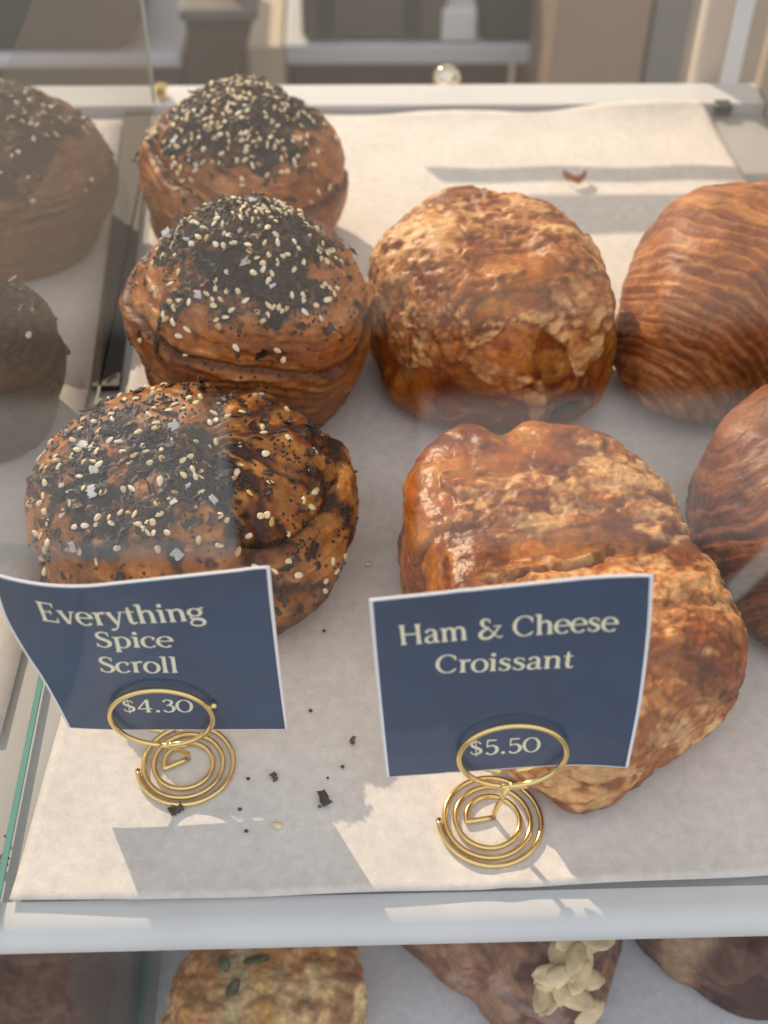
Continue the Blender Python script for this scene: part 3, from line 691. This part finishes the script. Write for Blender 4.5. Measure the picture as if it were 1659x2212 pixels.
H1 = [(.0215, -.022), (.034, -.004), (.047, .002), (.054, -.004), (.062, .002), (.092, .000), (.104, -.018), (.113, -.05), (.1225, -.086), (.1185, -.102), (.103, -.116), (.088, -.124), (.076, -.1335), (.066, -.1335), (.050, -.117), (.034, -.092), (.0255, -.065), (.0205, -.04)]
def m1(X, n, P):
    x, y, z = X.T
    b = .0345 + .004 * vnoise(X * 110, 5) + .028 * sstep(-.040, -.012, y + .1 * (x - .05))
    edge = x - b - (-.012) * 0
    q = sstep(-.001, .0015, edge + .006 * fbm(X * 90, 3, 6))
    back = sstep(.0, .003, -.012 - y + .35 * (x - .055) + .006 * fbm(X * 100 + 4, 3, 9))
    return q * back * sstep(.004, .010, z + .004 * fbm(X * 60, 3, 3))
def x1(X, n, P, col, disp, gl):
    # long crease folds running across the top
    x, y, z = X.T
    for (y0, sl, wdt, am) in ((-.052, .22, .0022, .0010), (-.072, .38, .0020, .0018), (-.098, .2, .0022, .0012)):
        d = (y - y0 - sl * (x - .07) + .006 * fbm(X * 45, 3, 77))
        g_ = np.exp(-(d / wdt) ** 2); disp = disp - g_ * am * sstep(.01, .03, z); col = mixc(col, CREV * 1.6, g_ * .5 * sstep(.01, .03, z))
    d = np.hypot((x - .0535) / .5, y + .004); g_ = np.exp(-(d / .010) ** 2); disp = disp - g_ * .004; col = mixc(col, EGGY * 1.15, np.exp(-(np.hypot((x - .0625), y + .012) / .007) ** 2) * .8)
    return P, col, disp, gl
ham_croissant(H1, .049, 5, 'square cheese crusted croissant behind the right price card', m1, e=.34, N=170, ax=(1, .15), extra=x1, tilt=(-.06, .05))
H2 = [(.0155, .066), (.0100, .092), (.015, .118), (.032, .136), (.056, .142), (.080, .130), (.097, .106), (.108, .080), (.1095, .060), (.099, .043), (.073, .034), (.046, .034), (.027, .045)]
def m2(X, n, P):
    x, y, z = X.T
    zb = np.interp(x, [.01, .022, .035, .05, .062, .075, .085, .090, .096, .11], [.026, .028, .036, .049, .057, .054, .046, .030, .036, .052]) + .0022 * fbm(X * 140, 3, 4)
    q = sstep(-.0008, .0012, z - zb)
    # tongue and drip
    tx = np.interp(z, [.0, .010, .026, .034, .040, .046], [.0745, .0745, .0735, .066, .056, .046]); tw = np.interp(z, [.006, .010, .024, .032, .04, .046], [0, .0028, .0028, .0085, .009, .003])
    t_ = sstep(.0012, -.0008, np.abs(x - tx + .0015 * fbm(X * 150, 2, 8)) - tw) * sstep(.006, .009, z) * (1 - sstep(.044, .047, z)) * (y < .09)
    return np.maximum(q, t_)
def x2(X, n, P, col, disp, gl):
    x, y, z = X.T
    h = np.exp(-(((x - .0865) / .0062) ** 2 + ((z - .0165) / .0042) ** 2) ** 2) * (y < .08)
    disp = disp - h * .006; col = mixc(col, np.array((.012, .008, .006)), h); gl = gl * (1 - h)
    return P, col, disp, gl
ham_croissant(H2, .070, 9, 'domed cheese topped croissant with a cheese drip, right of the middle scroll', m2, e=.62, N=130, ax=(1, .3), extra=x2, under=.2)

C1 = [(.1145, .050), (.113, .072), (.119, .105), (.135, .130), (.165, .142), (.21, .14), (.24, .12), (.245, .08), (.24, .045), (.21, .038), (.16, .038), (.128, .040)]
def u1(X, P):
    x, y, z = X.T; wv = z * .75 + (y - .05) * .65
    a = np.arctan2(wv - .034, x - .070); return a + (x - .11) * 8.5 + (x - .11) ** 2 * 20, np.hypot(wv - .034, x - .070) * 9
laminated(C1, .072, 15, 'plain striped croissant at the right, beside the domed cheese croissant', u1, 24, e=.66, N=140, group='plain striped croissants', und=.2)
C2 = [(.1245, -.056), (.1215, -.03), (.127, -.004), (.145, .014), (.175, .020), (.205, .0), (.215, -.035), (.205, -.075), (.175, -.088), (.15, -.082), (.134, -.069)]
def u2(X, P):
    x, y, z = X.T; wv = z * .75 + (y + .03) * .65
    return (-x * .62 + wv * .70 + 2.2 * (x - .12) * (x - .12)) * 22, (x * .74 + wv * .67) * 9
laminated(C2, .063, 19, 'dark striped croissant cut off by the right picture edge', u2, 19, e=.62, N=130, group='plain striped croissants', pal=((.165, .040, .011), (.080, .017, .006), (.33, .118, .034)), und=.2)

# ------------------------------------------------------------------ pastries on the lower shelf
ZL = -.1605
S1 = [(-.070, -.122), (-.059, -.106), (-.049, -.092), (-.044, -.07), (-.008, -.068), (-.0035, -.100), (.004, -.128), (-.004, -.145), (-.03, -.155), (-.058, -.15), (-.071, -.135)]
def scone():
    c_, P, Q, k, ph = pillow(S1, .040, .42, 90, under=.12); n = vnormals(P, Q); X = P + np.array([c_[0], c_[1], 0])
    F1, F2 = worley(P / .007, 4); G1, G2 = worley(P / .003, 6)
    low = fbm(P * 60, 4, 3); disp = (.5 - F1) * .003 + (.5 - G1) * .0012 + low * .002
    col = mixc(np.array((.64, .30, .10)), np.array((.82, .56, .27)), sstep(-.2, .6, low + .3 * fbm(P * 200, 3, 9)))
    col = mixc(col, np.array((.30, .085, .022)), sstep(.0, .6, fbm(P * 90 + 4, 4, 12)) * .7)
    chz = sstep(.2, .6, fbm(np.stack([P[:, 0] * 80, P[:, 1] * 35, P[:, 2] * 60], 1) + 9, 3, 21)); col = mixc(col, np.array((.74, .38, .07)), chz * .6)
    grn = sstep(.35, .6, fbm(P * 110 + 44, 3, 29)) * np.exp(-((X[:, 0] + .046) / .014) ** 2); col = mixc(col, np.array((.26, .22, .07)), grn * .6)
    seam = np.exp(-((X[:, 0] + .043 - .15 * (X[:, 1] + .12) + .003 * fbm(P * 120, 3, 2)) / .006) ** 2); col = mixc(col, np.array((.66, .55, .30)), seam * .7); disp = disp - seam * .003
    P = P + n * disp[:, None]; P[:, 2] = np.maximum(P[:, 2], 0); W = P + np.array([c_[0], c_[1], ZL])
    root = empty('cheese_scone', (c_[0], c_[1], ZL), 'pale golden scone with green pepper pieces on the lower shelf', 'scone')
    link('scone_body', npmesh('scone_body', W, Q, col, np.full(len(P), .2)), MP, root)
    n2 = vnormals(W, Q); r = random.Random(4); mg = mat('green pepper', (.085, .085, .028), .4, noise=.4, nscale=200)
    for (x, y, l, wd, sp) in ((-.0365, -.118, .010, .0032, 1.9), (-.050, -.108, .005, .003, .3), (-.049, -.120, .006, .004, 1.4), (-.022, -.100, .005, .003, .6), (-.045, -.128, .008, .004, 1.1)):
        i = np.argmin((W[:, 0] - x) ** 2 + (W[:, 1] - y) ** 2 + (W[:, 2] < ZL + .02) * 1.0)
        link('pepper_piece', mesh('pepper_piece', *[(lambda V, Fc: ([tuple(orient(W[i] + n2[i] * .0006, n2[i], sp) @ Vector(v)) for v in V], Fc))(*flake_mesh(l, wd, .001, r.randrange(99), .0016, True))][0]), mg, root)
scone()
A1 = [(.012, -.088), (.02, -.072), (.06, -.062), (.10, -.072), (.110, -.092), (.104, -.112), (.094, -.130), (.082, -.142), (.066, -.138), (.048, -.122), (.03, -.106)]
def ua(X, P):
    x, y, z = X.T; return (x * .8 + y * .6) * 10, (y * .8 - x * .6) * 6
def xa_(X, n, P, col, disp, gl):
    x, y, z = X.T
    pw = sstep(.1, .7, fbm(X * 70, 4, 31)) * .35; col = mixc(col, np.array((.55, .43, .36)), pw)
    return col, disp, gl * .4
al = laminated(A1, .044, 27, 'almond topped croissant on the lower shelf under the front lip', ua, 3.2, 'almond_croissant', e=.5, N=90, z0=ZL, pal=((.26, .105, .055), (.12, .04, .022), (.44, .23, .13)), extra=xa_)
r_ = random.Random(12)
bodyv = np.array([v.co[:] for v in al.children[0].data.vertices])
for k in range(20):
    px, py = r_.uniform(1175, 1300), r_.uniform(2015, 2160)
    x, y, _ = at(px - (py - 2020) * .12, py, ZL + .04)
    i = np.argmin((bodyv[:, 0] - x) ** 2 + (bodyv[:, 1] - y) ** 2 + (bodyv[:, 2] < ZL + .022) * 1.0)
    V, Fc = flake_mesh(r_.uniform(.013, .019), r_.uniform(.007, .010), .0012, k + 200, .0006, True)
    mw = orient(bodyv[i] + np.array([0, 0, .0012 + .0007 * (k % 7)]), (.1 + r_.uniform(-.3, .3), -.35 + r_.uniform(-.3, .3), 1), r_.uniform(0, 6.28), 0)
    link('almond_slice', mesh('almond_slice', [tuple(mw @ Vector(v)) for v in V], Fc), M_ALM, al)
D1 = [(.112, -.092), (.125, -.075), (.17, -.066), (.215, -.08), (.22, -.11), (.2, -.132), (.168, -.130), (.150, -.1275), (.135, -.119), (.118, -.106)]
def xd(X, n, P, col, disp, gl):
    x, y, z = X.T
    pt = np.exp(-(((x - .1285) / .012) ** 2 + ((y + .114) / .006) ** 2) ** 2); col = mixc(col, np.array((.46, .28, .15)), pt * .8)
    return col, disp, gl * .6
laminated(D1, .042, 33, 'dark chocolate brown croissant at the lower shelf right corner', ua, 2.6, 'chocolate_croissant', e=.5, N=80, z0=ZL, pal=((.105, .040, .022), (.055, .02, .013), (.22, .10, .05)), extra=xd)
G1 = [(-.20, -.10), (-.19, -.07), (-.15, -.055), (-.115, -.07), (-.097, -.095), (-.098, -.13), (-.115, -.155), (-.16, -.16), (-.19, -.14)]
laminated(G1, .04, 39, 'soft brown pastry behind the lower glass divider', ua, 2.0, 'brown_pastry', e=.55, N=60, z0=ZL, pal=((.25, .13, .075), (.17, .08, .05), (.33, .19, .11)))

# ------------------------------------------------------------------ lettering (drawn glyph strokes)
T_, t_ = .150, .062
def cr_(pts, ws, n=7):
    P = np.array(pts, float); W_ = np.array(ws, float); m = len(P); o = []; ow = []
    for i in range(m - 1):
        p0, p1, p2, p3 = P[max(i - 1, 0)], P[i], P[i + 1], P[min(i + 2, m - 1)]
        for k in range(n):
            t = k / n; o.append(.5 * ((2 * p1) + (-p0 + p2) * t + (2 * p0 - 5 * p1 + 4 * p2 - p3) * t * t + (-p0 + 3 * p1 - 3 * p2 + p3) * t ** 3)); ow.append(W_[i] + (W_[i + 1] - W_[i]) * t)
    o.append(P[-1]); ow.append(W_[-1]); return np.array(o), np.array(ow)
def ln(pts, ws): return (np.array(pts, float), np.array(ws if hasattr(ws, '__len__') else [ws] * len(pts), float))
def arc(cx, cy, rx, ry, a0, a1, wk=1.0, n=26, thin=t_, thick=T_):
    a = np.radians(np.linspace(a0, a1, n)); P = np.stack([cx + rx * np.cos(a), cy + ry * np.sin(a)], 1); return (P, thin + (thick - thin) * np.abs(np.cos(a)) ** 1.6 * wk)
def stem(x, y0, y1, w=T_, fl0=1.75, fl1=1.75):
    h = y1 - y0; return ln([(x, y0), (x, y0 + .05), (x, y0 + .14), (x, y1 - .14), (x, y1 - .05), (x, y1)], [w * fl0, w * (1 + (fl0 - 1) * .45), w, w, w * (1 + (fl1 - 1) * .45), w * fl1])
def half(x, y0, y1, w=T_):                       # stem with a left flag serif on top
    return [stem(x, y0, y1, w, 1.75, 1.0), ln([(x - .16, y1 - .015), (x - .02, y1 - .03)], [.05, .10])]
xh = .68
G = {
 'E': (.74, [stem(.17, 0, 1), ln([(.17, .965), (.55, .965), (.63, .965)], [.07, .07, .08]), ln([(.62, .99), (.63, .77)], [.09, .03]), ln([(.17, .52), (.48, .52)], .065), ln([(.49, .63), (.49, .41)], [.05, .05]), ln([(.17, .035), (.55, .035), (.66, .035)], [.07, .07, .08]), ln([(.65, .01), (.68, .26)], [.09, .03])]),
 'H': (.98, [stem(.19, 0, 1), stem(.78, 0, 1), ln([(.19, .52), (.78, .52)], .07)]),
 'C': (.86, [arc(.47, .5, .38, .49, 48, 312, 1.0), ln([(.74, .90), (.765, .66)], [.12, .03]), ln([(.72, .14), (.79, .23)], [.08, .03])]),
 'S': (.66, [cr_([(.54, .76), (.50, .90), (.34, .975), (.17, .90), (.13, .74), (.22, .60), (.40, .48), (.54, .35), (.53, .16), (.36, .03), (.18, .08), (.09, .25)], [.05, .07, .08, .10, .14, .17, .18, .17, .14, .08, .07, .05]), ln([(.535, .95), (.55, .70)], [.05, .03]), ln([(.085, .05), (.075, .30)], [.05, .03])]),
 'v': (.66, [ln([(.11, xh), (.34, .02)], [.16, .14]), ln([(.56, xh), (.345, .0)], [.07, .06]), ln([(.0, xh - .025), (.24, xh - .025)], .055), ln([(.46, xh - .025), (.66, xh - .025)], .055)]),
 'e': (.62, [arc(.315, .335, .26, .34, 2, 318, 1.0), ln([(.08, .375), (.57, .375)], .065)]),
 'r': (.50, half(.19, 0, xh) + [cr_([(.20, .42), (.26, .58), (.36, .66), (.47, .63)], [.06, .07, .10, .15], 6)]),
 'y': (.66, [ln([(.11, xh), (.35, .02)], [.16, .14]), cr_([(.57, xh), (.36, .02), (.26, -.20), (.15, -.27), (.07, -.23)], [.07, .07, .07, .09, .14]), ln([(.0, xh - .025), (.24, xh - .025)], .055), ln([(.47, xh - .025), (.67, xh - .025)], .055)]),
 't': (.44, [cr_([(.20, .90), (.20, .62), (.20, .18), (.25, .05), (.34, .03), (.43, .10)], [.06, .15, .155, .13, .08, .04]), ln([(.03, xh - .03), (.40, xh - .03)], .06)]),
 'h': (.74, half(.17, 0, 1.02) + [cr_([(.18, .44), (.27, .60), (.40, .665), (.53, .60), (.57, .45)], [.06, .07, .09, .14, T_]), stem(.57, 0, .48, T_, 1.75, 1.0)]),
 'n': (.74, half(.17, 0, xh) + [cr_([(.18, .44), (.27, .60), (.40, .665), (.53, .60), (.57, .45)], [.06, .07, .09, .14, T_]), stem(.57, 0, .48, T_, 1.75, 1.0)]),
 'm': (1.10, half(.17, 0, xh) + [cr_([(.18, .44), (.26, .60), (.37, .665), (.49, .60), (.53, .45)], [.06, .07, .09, .14, T_]), stem(.53, 0, .48, T_, 1.7, 1.0), cr_([(.54, .44), (.62, .60), (.74, .665), (.87, .60), (.91, .45)], [.06, .07, .09, .14, T_]), stem(.91, 0, .48, T_, 1.75, 1.0)]),
 'i': (.36, half(.18, 0, xh) + [ln([(.18, .81), (.18, .85), (.18, .95), (.18, .99)], [.10, .17, .17, .10])]),
 'l': (.36, half(.18, 0, 1.02)),
 'g': (.66, [arc(.29, .45, .21, .21, 0, 360, .9), cr_([(.18, .27), (.10, .17), (.20, .09), (.42, .08), (.55, .0), (.55, -.14), (.40, -.25), (.20, -.25), (.07, -.15), (.12, -.02), (.24, .05)], [.05, .08, .12, .14, .14, .12, .08, .08, .09, .08, .05]), ln([(.43, .60), (.52, .67), (.62, .66)], [.05, .07, .12])]),
 'p': (.70, half(.17, -.28, xh) + [arc(.36, .335, .25, .345, -150, 150, 1.0)]),
 'c': (.58, [arc(.32, .335, .26, .345, 45, 318, 1.0), ln([(.46, .56), (.52, .52)], [.16, .14])]),
 'o': (.66, [arc(.33, .335, .265, .345, 0, 360, 1.0)]),
 'a': (.62, [cr_([(.10, .53), (.17, .64), (.30, .67), (.42, .60), (.44, .44), (.44, .14), (.50, .04), (.60, .07)], [.14, .08, .08, .12, T_, T_, .11, .04]), cr_([(.44, .40), (.24, .35), (.10, .25), (.10, .10), (.22, .02), (.36, .07), (.44, .18)], [.05, .07, .11, .15, .08, .06, .05])]),
 's': (.54, [cr_([(.43, .52), (.38, .62), (.26, .66), (.13, .60), (.12, .48), (.24, .38), (.37, .30), (.43, .18), (.36, .06), (.24, .02), (.13, .06), (.07, .18)], [.05, .06, .07, .10, .13, .15, .15, .13, .10, .07, .06, .05]), ln([(.43, .65), (.44, .49)], [.045, .03]), ln([(.065, .03), (.06, .20)], [.045, .03])]),
 '&': (.98, [cr_([(.86, .62), (.72, .38), (.50, .08), (.28, .01), (.12, .12), (.13, .32), (.32, .48), (.44, .52)], [.05, .08, .12, .12, .16, .16, .09, .07]), cr_([(.47, .80), (.44, .93), (.32, .98), (.20, .90), (.19, .74), (.28, .60), (.44, .53)], [.06, .08, .08, .14, .15, .10, .06]), ln([(.62, .60), (.92, .60)], .06), cr_([(.40, .52), (.58, .30), (.70, .12), (.84, .03), (.95, .10)], [.06, .06, .06, .07, .05])]),
 '$': (.70, [cr_([(.55, .72), (.50, .84), (.35, .90), (.19, .84), (.15, .70), (.24, .58), (.41, .47), (.54, .35), (.53, .19), (.37, .08), (.19, .12), (.10, .27)], [.06, .07, .07, .10, .13, .15, .16, .15, .13, .08, .07, .06]), ln([(.345, 1.02), (.345, -.06)], .05)]),
 '4': (.78, [ln([(.50, 0), (.50, .12), (.50, .98)], [.26, .15, .15]), ln([(.50, .98), (.06, .30)], [.08, .07]), ln([(.04, .285), (.70, .285)], .075)]),
 '3': (.66, [cr_([(.12, .80), (.22, .93), (.36, .95), (.49, .86), (.49, .70), (.38, .56), (.24, .53)], [.12, .08, .08, .13, .15, .09, .06]), cr_([(.24, .53), (.42, .52), (.55, .40), (.55, .20), (.42, .04), (.24, .03), (.10, .15)], [.06, .08, .14, .16, .10, .08, .13])]),
 '0': (.82, [arc(.40, .47, .33, .46, 0, 360, 1.0)]),
 '5': (.68, [ln([(.16, .93), (.56, .93)], [.10, .08]), ln([(.17, .95), (.14, .52)], [.06, .06]), cr_([(.14, .50), (.28, .58), (.44, .56), (.56, .42), (.55, .20), (.40, .04), (.22, .03), (.09, .14)], [.06, .08, .11, .16, .16, .09, .08, .13])]),
 '.': (.34, [ln([(.16, .0), (.16, .04), (.16, .13), (.16, .17)], [.10, .17, .17, .10])]),
 ' ': (.34, []),
}
def text_width(s): return sum(G[c_][0] for c_ in s)
def ribbons(s):
    """list of (left points, right points) for a string, origin at its baseline start"""
    x = 0; out_ = []
    for c_ in s:
        for P, W_ in G[c_][1]:
            d = np.gradient(P, axis=0); d /= np.linalg.norm(d, axis=1)[:, None] + 1e-9; nn = np.stack([-d[:, 1], d[:, 0]], 1)
            o = P + np.array([x, 0]); out_.append((o + nn * W_[:, None] / 2, o - nn * W_[:, None] / 2))
        x += G[c_][0]
    return out_

# ------------------------------------------------------------------ price cards and wire holders
class Plane:
    def __init__(s, p0, lean, yaw, bend):
        s.p0 = np.array(p0); s.a = np.array([cos(yaw), sin(yaw), 0]); f = np.array([sin(yaw), -cos(yaw), 0])      # f faces the viewer
        s.b = np.array([0, 0, 1]) * cos(lean) + f * sin(lean); s.n = np.cross(s.a, s.b); s.bend = bend
    def hit(s, px, py):
        d = ray(px, py); off = 0.0
        for _ in range(6):
            t = ((s.p0 + s.n * off - CAM) @ s.n) / (d @ s.n); q = CAM + d * t - s.p0; ab = np.array([q @ s.a, q @ s.b]); off = s.bend(ab[0], ab[1])
        return ab
    def pt(s, ab, off=0.0): return s.p0 + s.a * ab[0] + s.b * ab[1] + s.n * (s.bend(ab[0], ab[1]) + off)

def card(pl, left, right, lines, label):
    L = np.array([pl.hit(*p) for p in left]); R_ = np.array([pl.hit(*p) for p in right]); v0 = np.linspace(0, 1, len(L)); v1 = np.linspace(0, 1, len(R_))
    def sm_(P, k):
        def f(v):
            return np.array([np.interp(v, k, P[:, 0]), np.interp(v, k, P[:, 1])])
        return f
    def refine(P):
        if len(P) == 2: return P
        return cr_(P, np.ones(len(P)), 8)[0]
    L = refine(L); R_ = refine(R_); fl, fr_ = sm_(L, np.linspace(0, 1, len(L))), sm_(R_, np.linspace(0, 1, len(R_)))
    def grid(ins, off):
        nu, nv = 40, 40; V = []
        wd = np.linalg.norm(fr_(.5) - fl(.5)); hg = np.linalg.norm(fl(1) - fl(0))
        for j in range(nv + 1):
            v = ins / hg + (1 - 2 * ins / hg) * j / nv
            for i in range(nu + 1):
                u = ins / wd + (1 - 2 * ins / wd) * i / nu; V.append(pl.pt(fl(v) * (1 - u) + fr_(v) * u, off))
        return V, [(j * (nu + 1) + i, j * (nu + 1) + i + 1, (j + 1) * (nu + 1) + i + 1, (j + 1) * (nu + 1) + i) for j in range(nv) for i in range(nu)]
    base = pl.pt(fl(0) * .5 + fr_(0) * .5)
    root = empty('price_card', base, label, 'price card', 'navy price cards')
    o = link('card_stock', mesh('card_stock', *grid(0, 0)), M_CARD, root); s = o.modifiers.new('s', 'SOLIDIFY'); s.thickness = .0005; s.offset = -1
    o = link('printed_face', mesh('printed_face', *grid(.0009, .00010)), M_NAVY, root)
    for txt, p0, p1, hpx in lines:
        A = pl.hit(*p0); B = pl.hit(*p1); top = pl.hit((p0[0] + p1[0]) / 2, (p0[1] + p1[1]) / 2 - hpx); mid = pl.hit((p0[0] + p1[0]) / 2, (p0[1] + p1[1]) / 2)
        wdt = np.linalg.norm(B - A); sx_ = wdt / text_width(txt); ex = (B - A) / wdt; ey = np.array([-ex[1], ex[0]]); sy_ = abs((top - mid) @ ey)
        mb = MB()
        for k, (lp, rp) in enumerate(ribbons(txt)):
            off = .00018 + .0000012 * (k % 40); V = []
            for q in np.concatenate([lp, rp]): V.append(pl.pt(A + ex * q[0] * sx_ + ey * q[1] * sy_, off))
            m_ = len(lp); mb.add(V, [(i, m_ + i, m_ + i + 1, i + 1) for i in range(m_ - 1)])
        mb.build('price_lettering' if '$' in txt else 'title_lettering', M_INK, root)
    return root

def holder(pl, base_px, ring_c, ring_w, label, spiral, tip=None):
    B = at(*base_px); rw = .00085
    root = empty('wire_card_holder', (B[0], B[1], .0008), label, 'card holder', 'brass wire card holders')
    z = .0008 + rw
    c0 = pl.hit(*ring_c); rr_ = ring_w / 2
    bot = pl.pt(c0 + np.array([0, -rr_]), .0014 + rw)
    # spiral foot: short straight bar from the stem, then coil outwards
    cx, cy, r0, r1, turns, a0, sgn = spiral
    path = []
    for k in range(int(turns * 48) + 1):
        th = k / 48; a = a0 + sgn * th * 2 * pi; r = r0 + (r1 - r0) * min(1, th / (turns - .45)) ; path.append((cx + r * cos(a), cy + r * sin(a), z + .0003 * max(0, th - turns + .7)))
    st = np.array([B[0], B[1], z]); p0 = np.array(path[0])
    e = [tuple(st + (p0 - st) * q) for q in np.linspace(0.08, .92, 5)]
    MB().tube(e + path, rw, 10).build('spiral_foot', M_BRASS, root, True)
    mid = [np.array([B[0], B[1], z - .0002]), np.array([B[0], B[1], z + .0025])]
    k_ = [tuple(mid[0]), tuple(mid[1])] + [tuple(mid[1] + (bot - mid[1]) * q) for q in (.5, 1)]
    MB().tube(k_, rw, 10).build('stem', M_BRASS, root, True)
    ring = [tuple(pl.pt(c0 + np.array([cos(a), sin(a)]) * rr_, .0013 + rw)) for a in np.radians(np.linspace(-90, 262, 80))]
    MB().tube(ring, rw, 12).build('front_ring', M_BRASS, root, True)
    ring = [tuple(pl.pt(c0 + np.array([cos(a), sin(a)]) * rr_ * .97, -.0018 - rw)) for a in np.radians(np.linspace(-80, 265, 70))]
    MB().tube(ring, rw, 10).build('rear_ring', M_BRASS, root, True)
    s0 = pl.pt(c0 + np.array([-.004, -rr_ - .0002]), .0012 + rw); s1 = pl.pt(c0 + np.array([.0055, -rr_ + .0004]), -.001 - rw)
    s1 = pl.pt(c0 + np.array([.0058, -rr_ - .0006]), .0013 + rw)
    MB().tube([s0, (s0 + s1) / 2 - np.array([0, 0, .0003]), s1], rw, 10).build('wire_end', M_BRASS, root, True)
    if tip:
        q = pl.pt(pl.hit(*tip), .0012); V, Q = qsphere(8)
        link('wire_end', npmesh('wire_end', V * .0011 + q, Q), M_BRASS, root)
    return root
B1 = at(400, 1640); B2 = at(1065, 1772)
def bend1(a, b):
    cz_ = (b - .04) - 1.1 * (a + .012); cr2 = .00022 * math.exp(-((a + .022 - (b - .035) * .8) / .0022) ** 2)
    return -.006 * max(0, (-.012 - a) / .03) ** 2 * max(0, b / .07) + .0015 * (b / .07) ** 2 - cr2
def bend2(a, b):
    return .004 * max(0, (a - .012) / .03) ** 2 + .002 * (b / .07) ** 2 - .00014 * math.exp(-((a + .016 + .0015 * sin(b * 200)) / .0018) ** 2)
P1 = Plane((B1[0], B1[1], .0), radians(3), radians(0), bend1)
P2 = Plane((B2[0], B2[1], .0), radians(-1), radians(0), bend2)
card(P1, [(147, 1572), (121, 1521), (86, 1460), (47, 1401), (6, 1325), (-20, 1238)], [(622, 1577), (606, 1450), (592, 1320), (583, 1225)],
     [('Everything', (90, 1339), (447, 1339), 41), ('Spice', (208, 1397), (376, 1397), 34), ('Scroll', (216, 1451), (388, 1452), 34), ('$4.30', (265, 1538), (420, 1537), 28)],
     'navy card reading Everything Spice Scroll in the left brass holder')
card(P2, [(835, 1680), (822, 1560), (808, 1420), (797, 1297)], [(1357, 1660), (1385, 1520), (1404, 1370), (1412, 1243)],
     [('Ham & Cheese', (862, 1393), (1334, 1362), 43), ('Croissant', (940, 1454), (1238, 1441), 39), ('$5.50', (1012, 1632), (1168, 1622), 33)],
     'navy card reading Ham & Cheese Croissant in the right brass holder')
s1c = at(403, 1655); s2c = at(1058, 1776)
holder(P1, (408, 1645), (350, 1538), .0305, 'brass spiral wire holder gripping the Everything Spice Scroll card', (s1c[0], s1c[1], .0067, .0150, 3.03, radians(196), -1), tip=(462, 1516))
holder(P2, (1065, 1772), (1106, 1620), .0305, 'brass spiral wire holder gripping the Ham & Cheese Croissant card', (s2c[0], s2c[1], .0072, .0157, 3.03, radians(186), -1))

# ------------------------------------------------------------------ crumbs fallen on the paper
def crumb(kind, px, py, label, size=1.0, spin=0.0, z=.0012):
    p = at(px, py, z)
    grp = {'poppy': 'fallen poppy seeds', 'sesame': 'fallen sesame seeds', 'flake': 'fallen onion flakes'}[kind]
    if kind == 'poppy':
        V, Q = qsphere(5); o = link('poppy_seed', npmesh('poppy_seed', V * .00065 * size * np.array([1, .85, .8]) + p, Q), M_POP)
    elif kind == 'sesame':
        V, Fc = SES[0]; mw = orient(p, (0, 0, 1), spin); o = link('sesame_seed', mesh('sesame_seed', [tuple(mw @ Vector(np.array(v) * size)) for v in V], Fc), M_SES)
    else:
        V, Fc = flake_mesh(.0038 * size, .0028 * size, .0007 * size, int(px), .0007); mw = orient(p + np.array([0, 0, .0005]), (.2, -.2, 1), spin)
        o = link('onion_flake', mesh('onion_flake', [tuple(mw @ Vector(v)) for v in V], Fc), M_ONI if size > .75 else M_ONB)
    return tag(o, label, 'crumb', grp)
crumb('sesame', 797, 1217, 'pale sesame seed on the paper right of the glossy scroll', .9, .4)
crumb('sesame', 598, 1782, 'sesame seed on the paper between the two wire holders', 1.0, -.3)
crumb('poppy', 700, 1363, 'poppy seed on the paper just below the glossy scroll')
crumb('poppy', 671, 1535, 'poppy seed on the paper right of the Everything Spice Scroll card')
crumb('poppy', 740, 1656, 'poppy seed left of the lower corner of the Ham & Cheese card')
crumb('poppy', 708, 1680, 'tiny poppy seed above the largest black flake', .7)
crumb('poppy', 536, 1682, 'poppy seed touching the right side of the left spiral foot')
crumb('poppy', 518, 1748, 'poppy seed just below right of the left spiral foot')
crumb('poppy', 532, 1795, 'poppy seed nearest the shadow of the left card')
crumb('poppy', 690, 1742, 'poppy seed touching the largest black flake', .8)
crumb('poppy', 366, 1737, 'poppy seed inside the front of the left spiral foot', .9)
crumb('flake', 762, 1602, 'reddish brown flake between the two price cards', .7, .5)
crumb('flake', 592, 1680, 'brown flake right of the left spiral foot', .74, 1.4)
crumb('flake', 698, 1728, 'largest black onion flake on the paper between the holders', 1.25, 1.2)
crumb('flake', 380, 1751, 'thin black flake under the front of the left spiral foot', 1.1, -.2)
crumb('poppy', 12, 1806, 'poppy seed on the bare shelf at the left edge', .9, z=.0)
crumb('flake', 10, 1860, 'black flake on the bare shelf at the left edge', 1.0, .8, z=.0)
p = at(1245, 392, .004)
V, Fc = flake_mesh(.0125, .0055, .0052, 33, .0006); mw = Matrix.Translation(Vector(p)) @ Matrix.Rotation(radians(70), 4, 'X')
V = [(v[0], v[1], .0055 * (2 * v[0] / .0125) ** 2 + .25 * v[2]) for v in V]
mb = MB().add([tuple(mw @ Vector((v[0], v[2] - .001, -v[1]))) if False else tuple(Vector(p) + Vector((v[0], v[2] * 1.2, v[1] * .9 + .001))) for v in V], Fc)
tag(mb.build('pastry_flake', mat('flake brown', (.33, .13, .045), .5), None, True), 'curved brown pastry flake alone at the back of the paper', 'crumb')
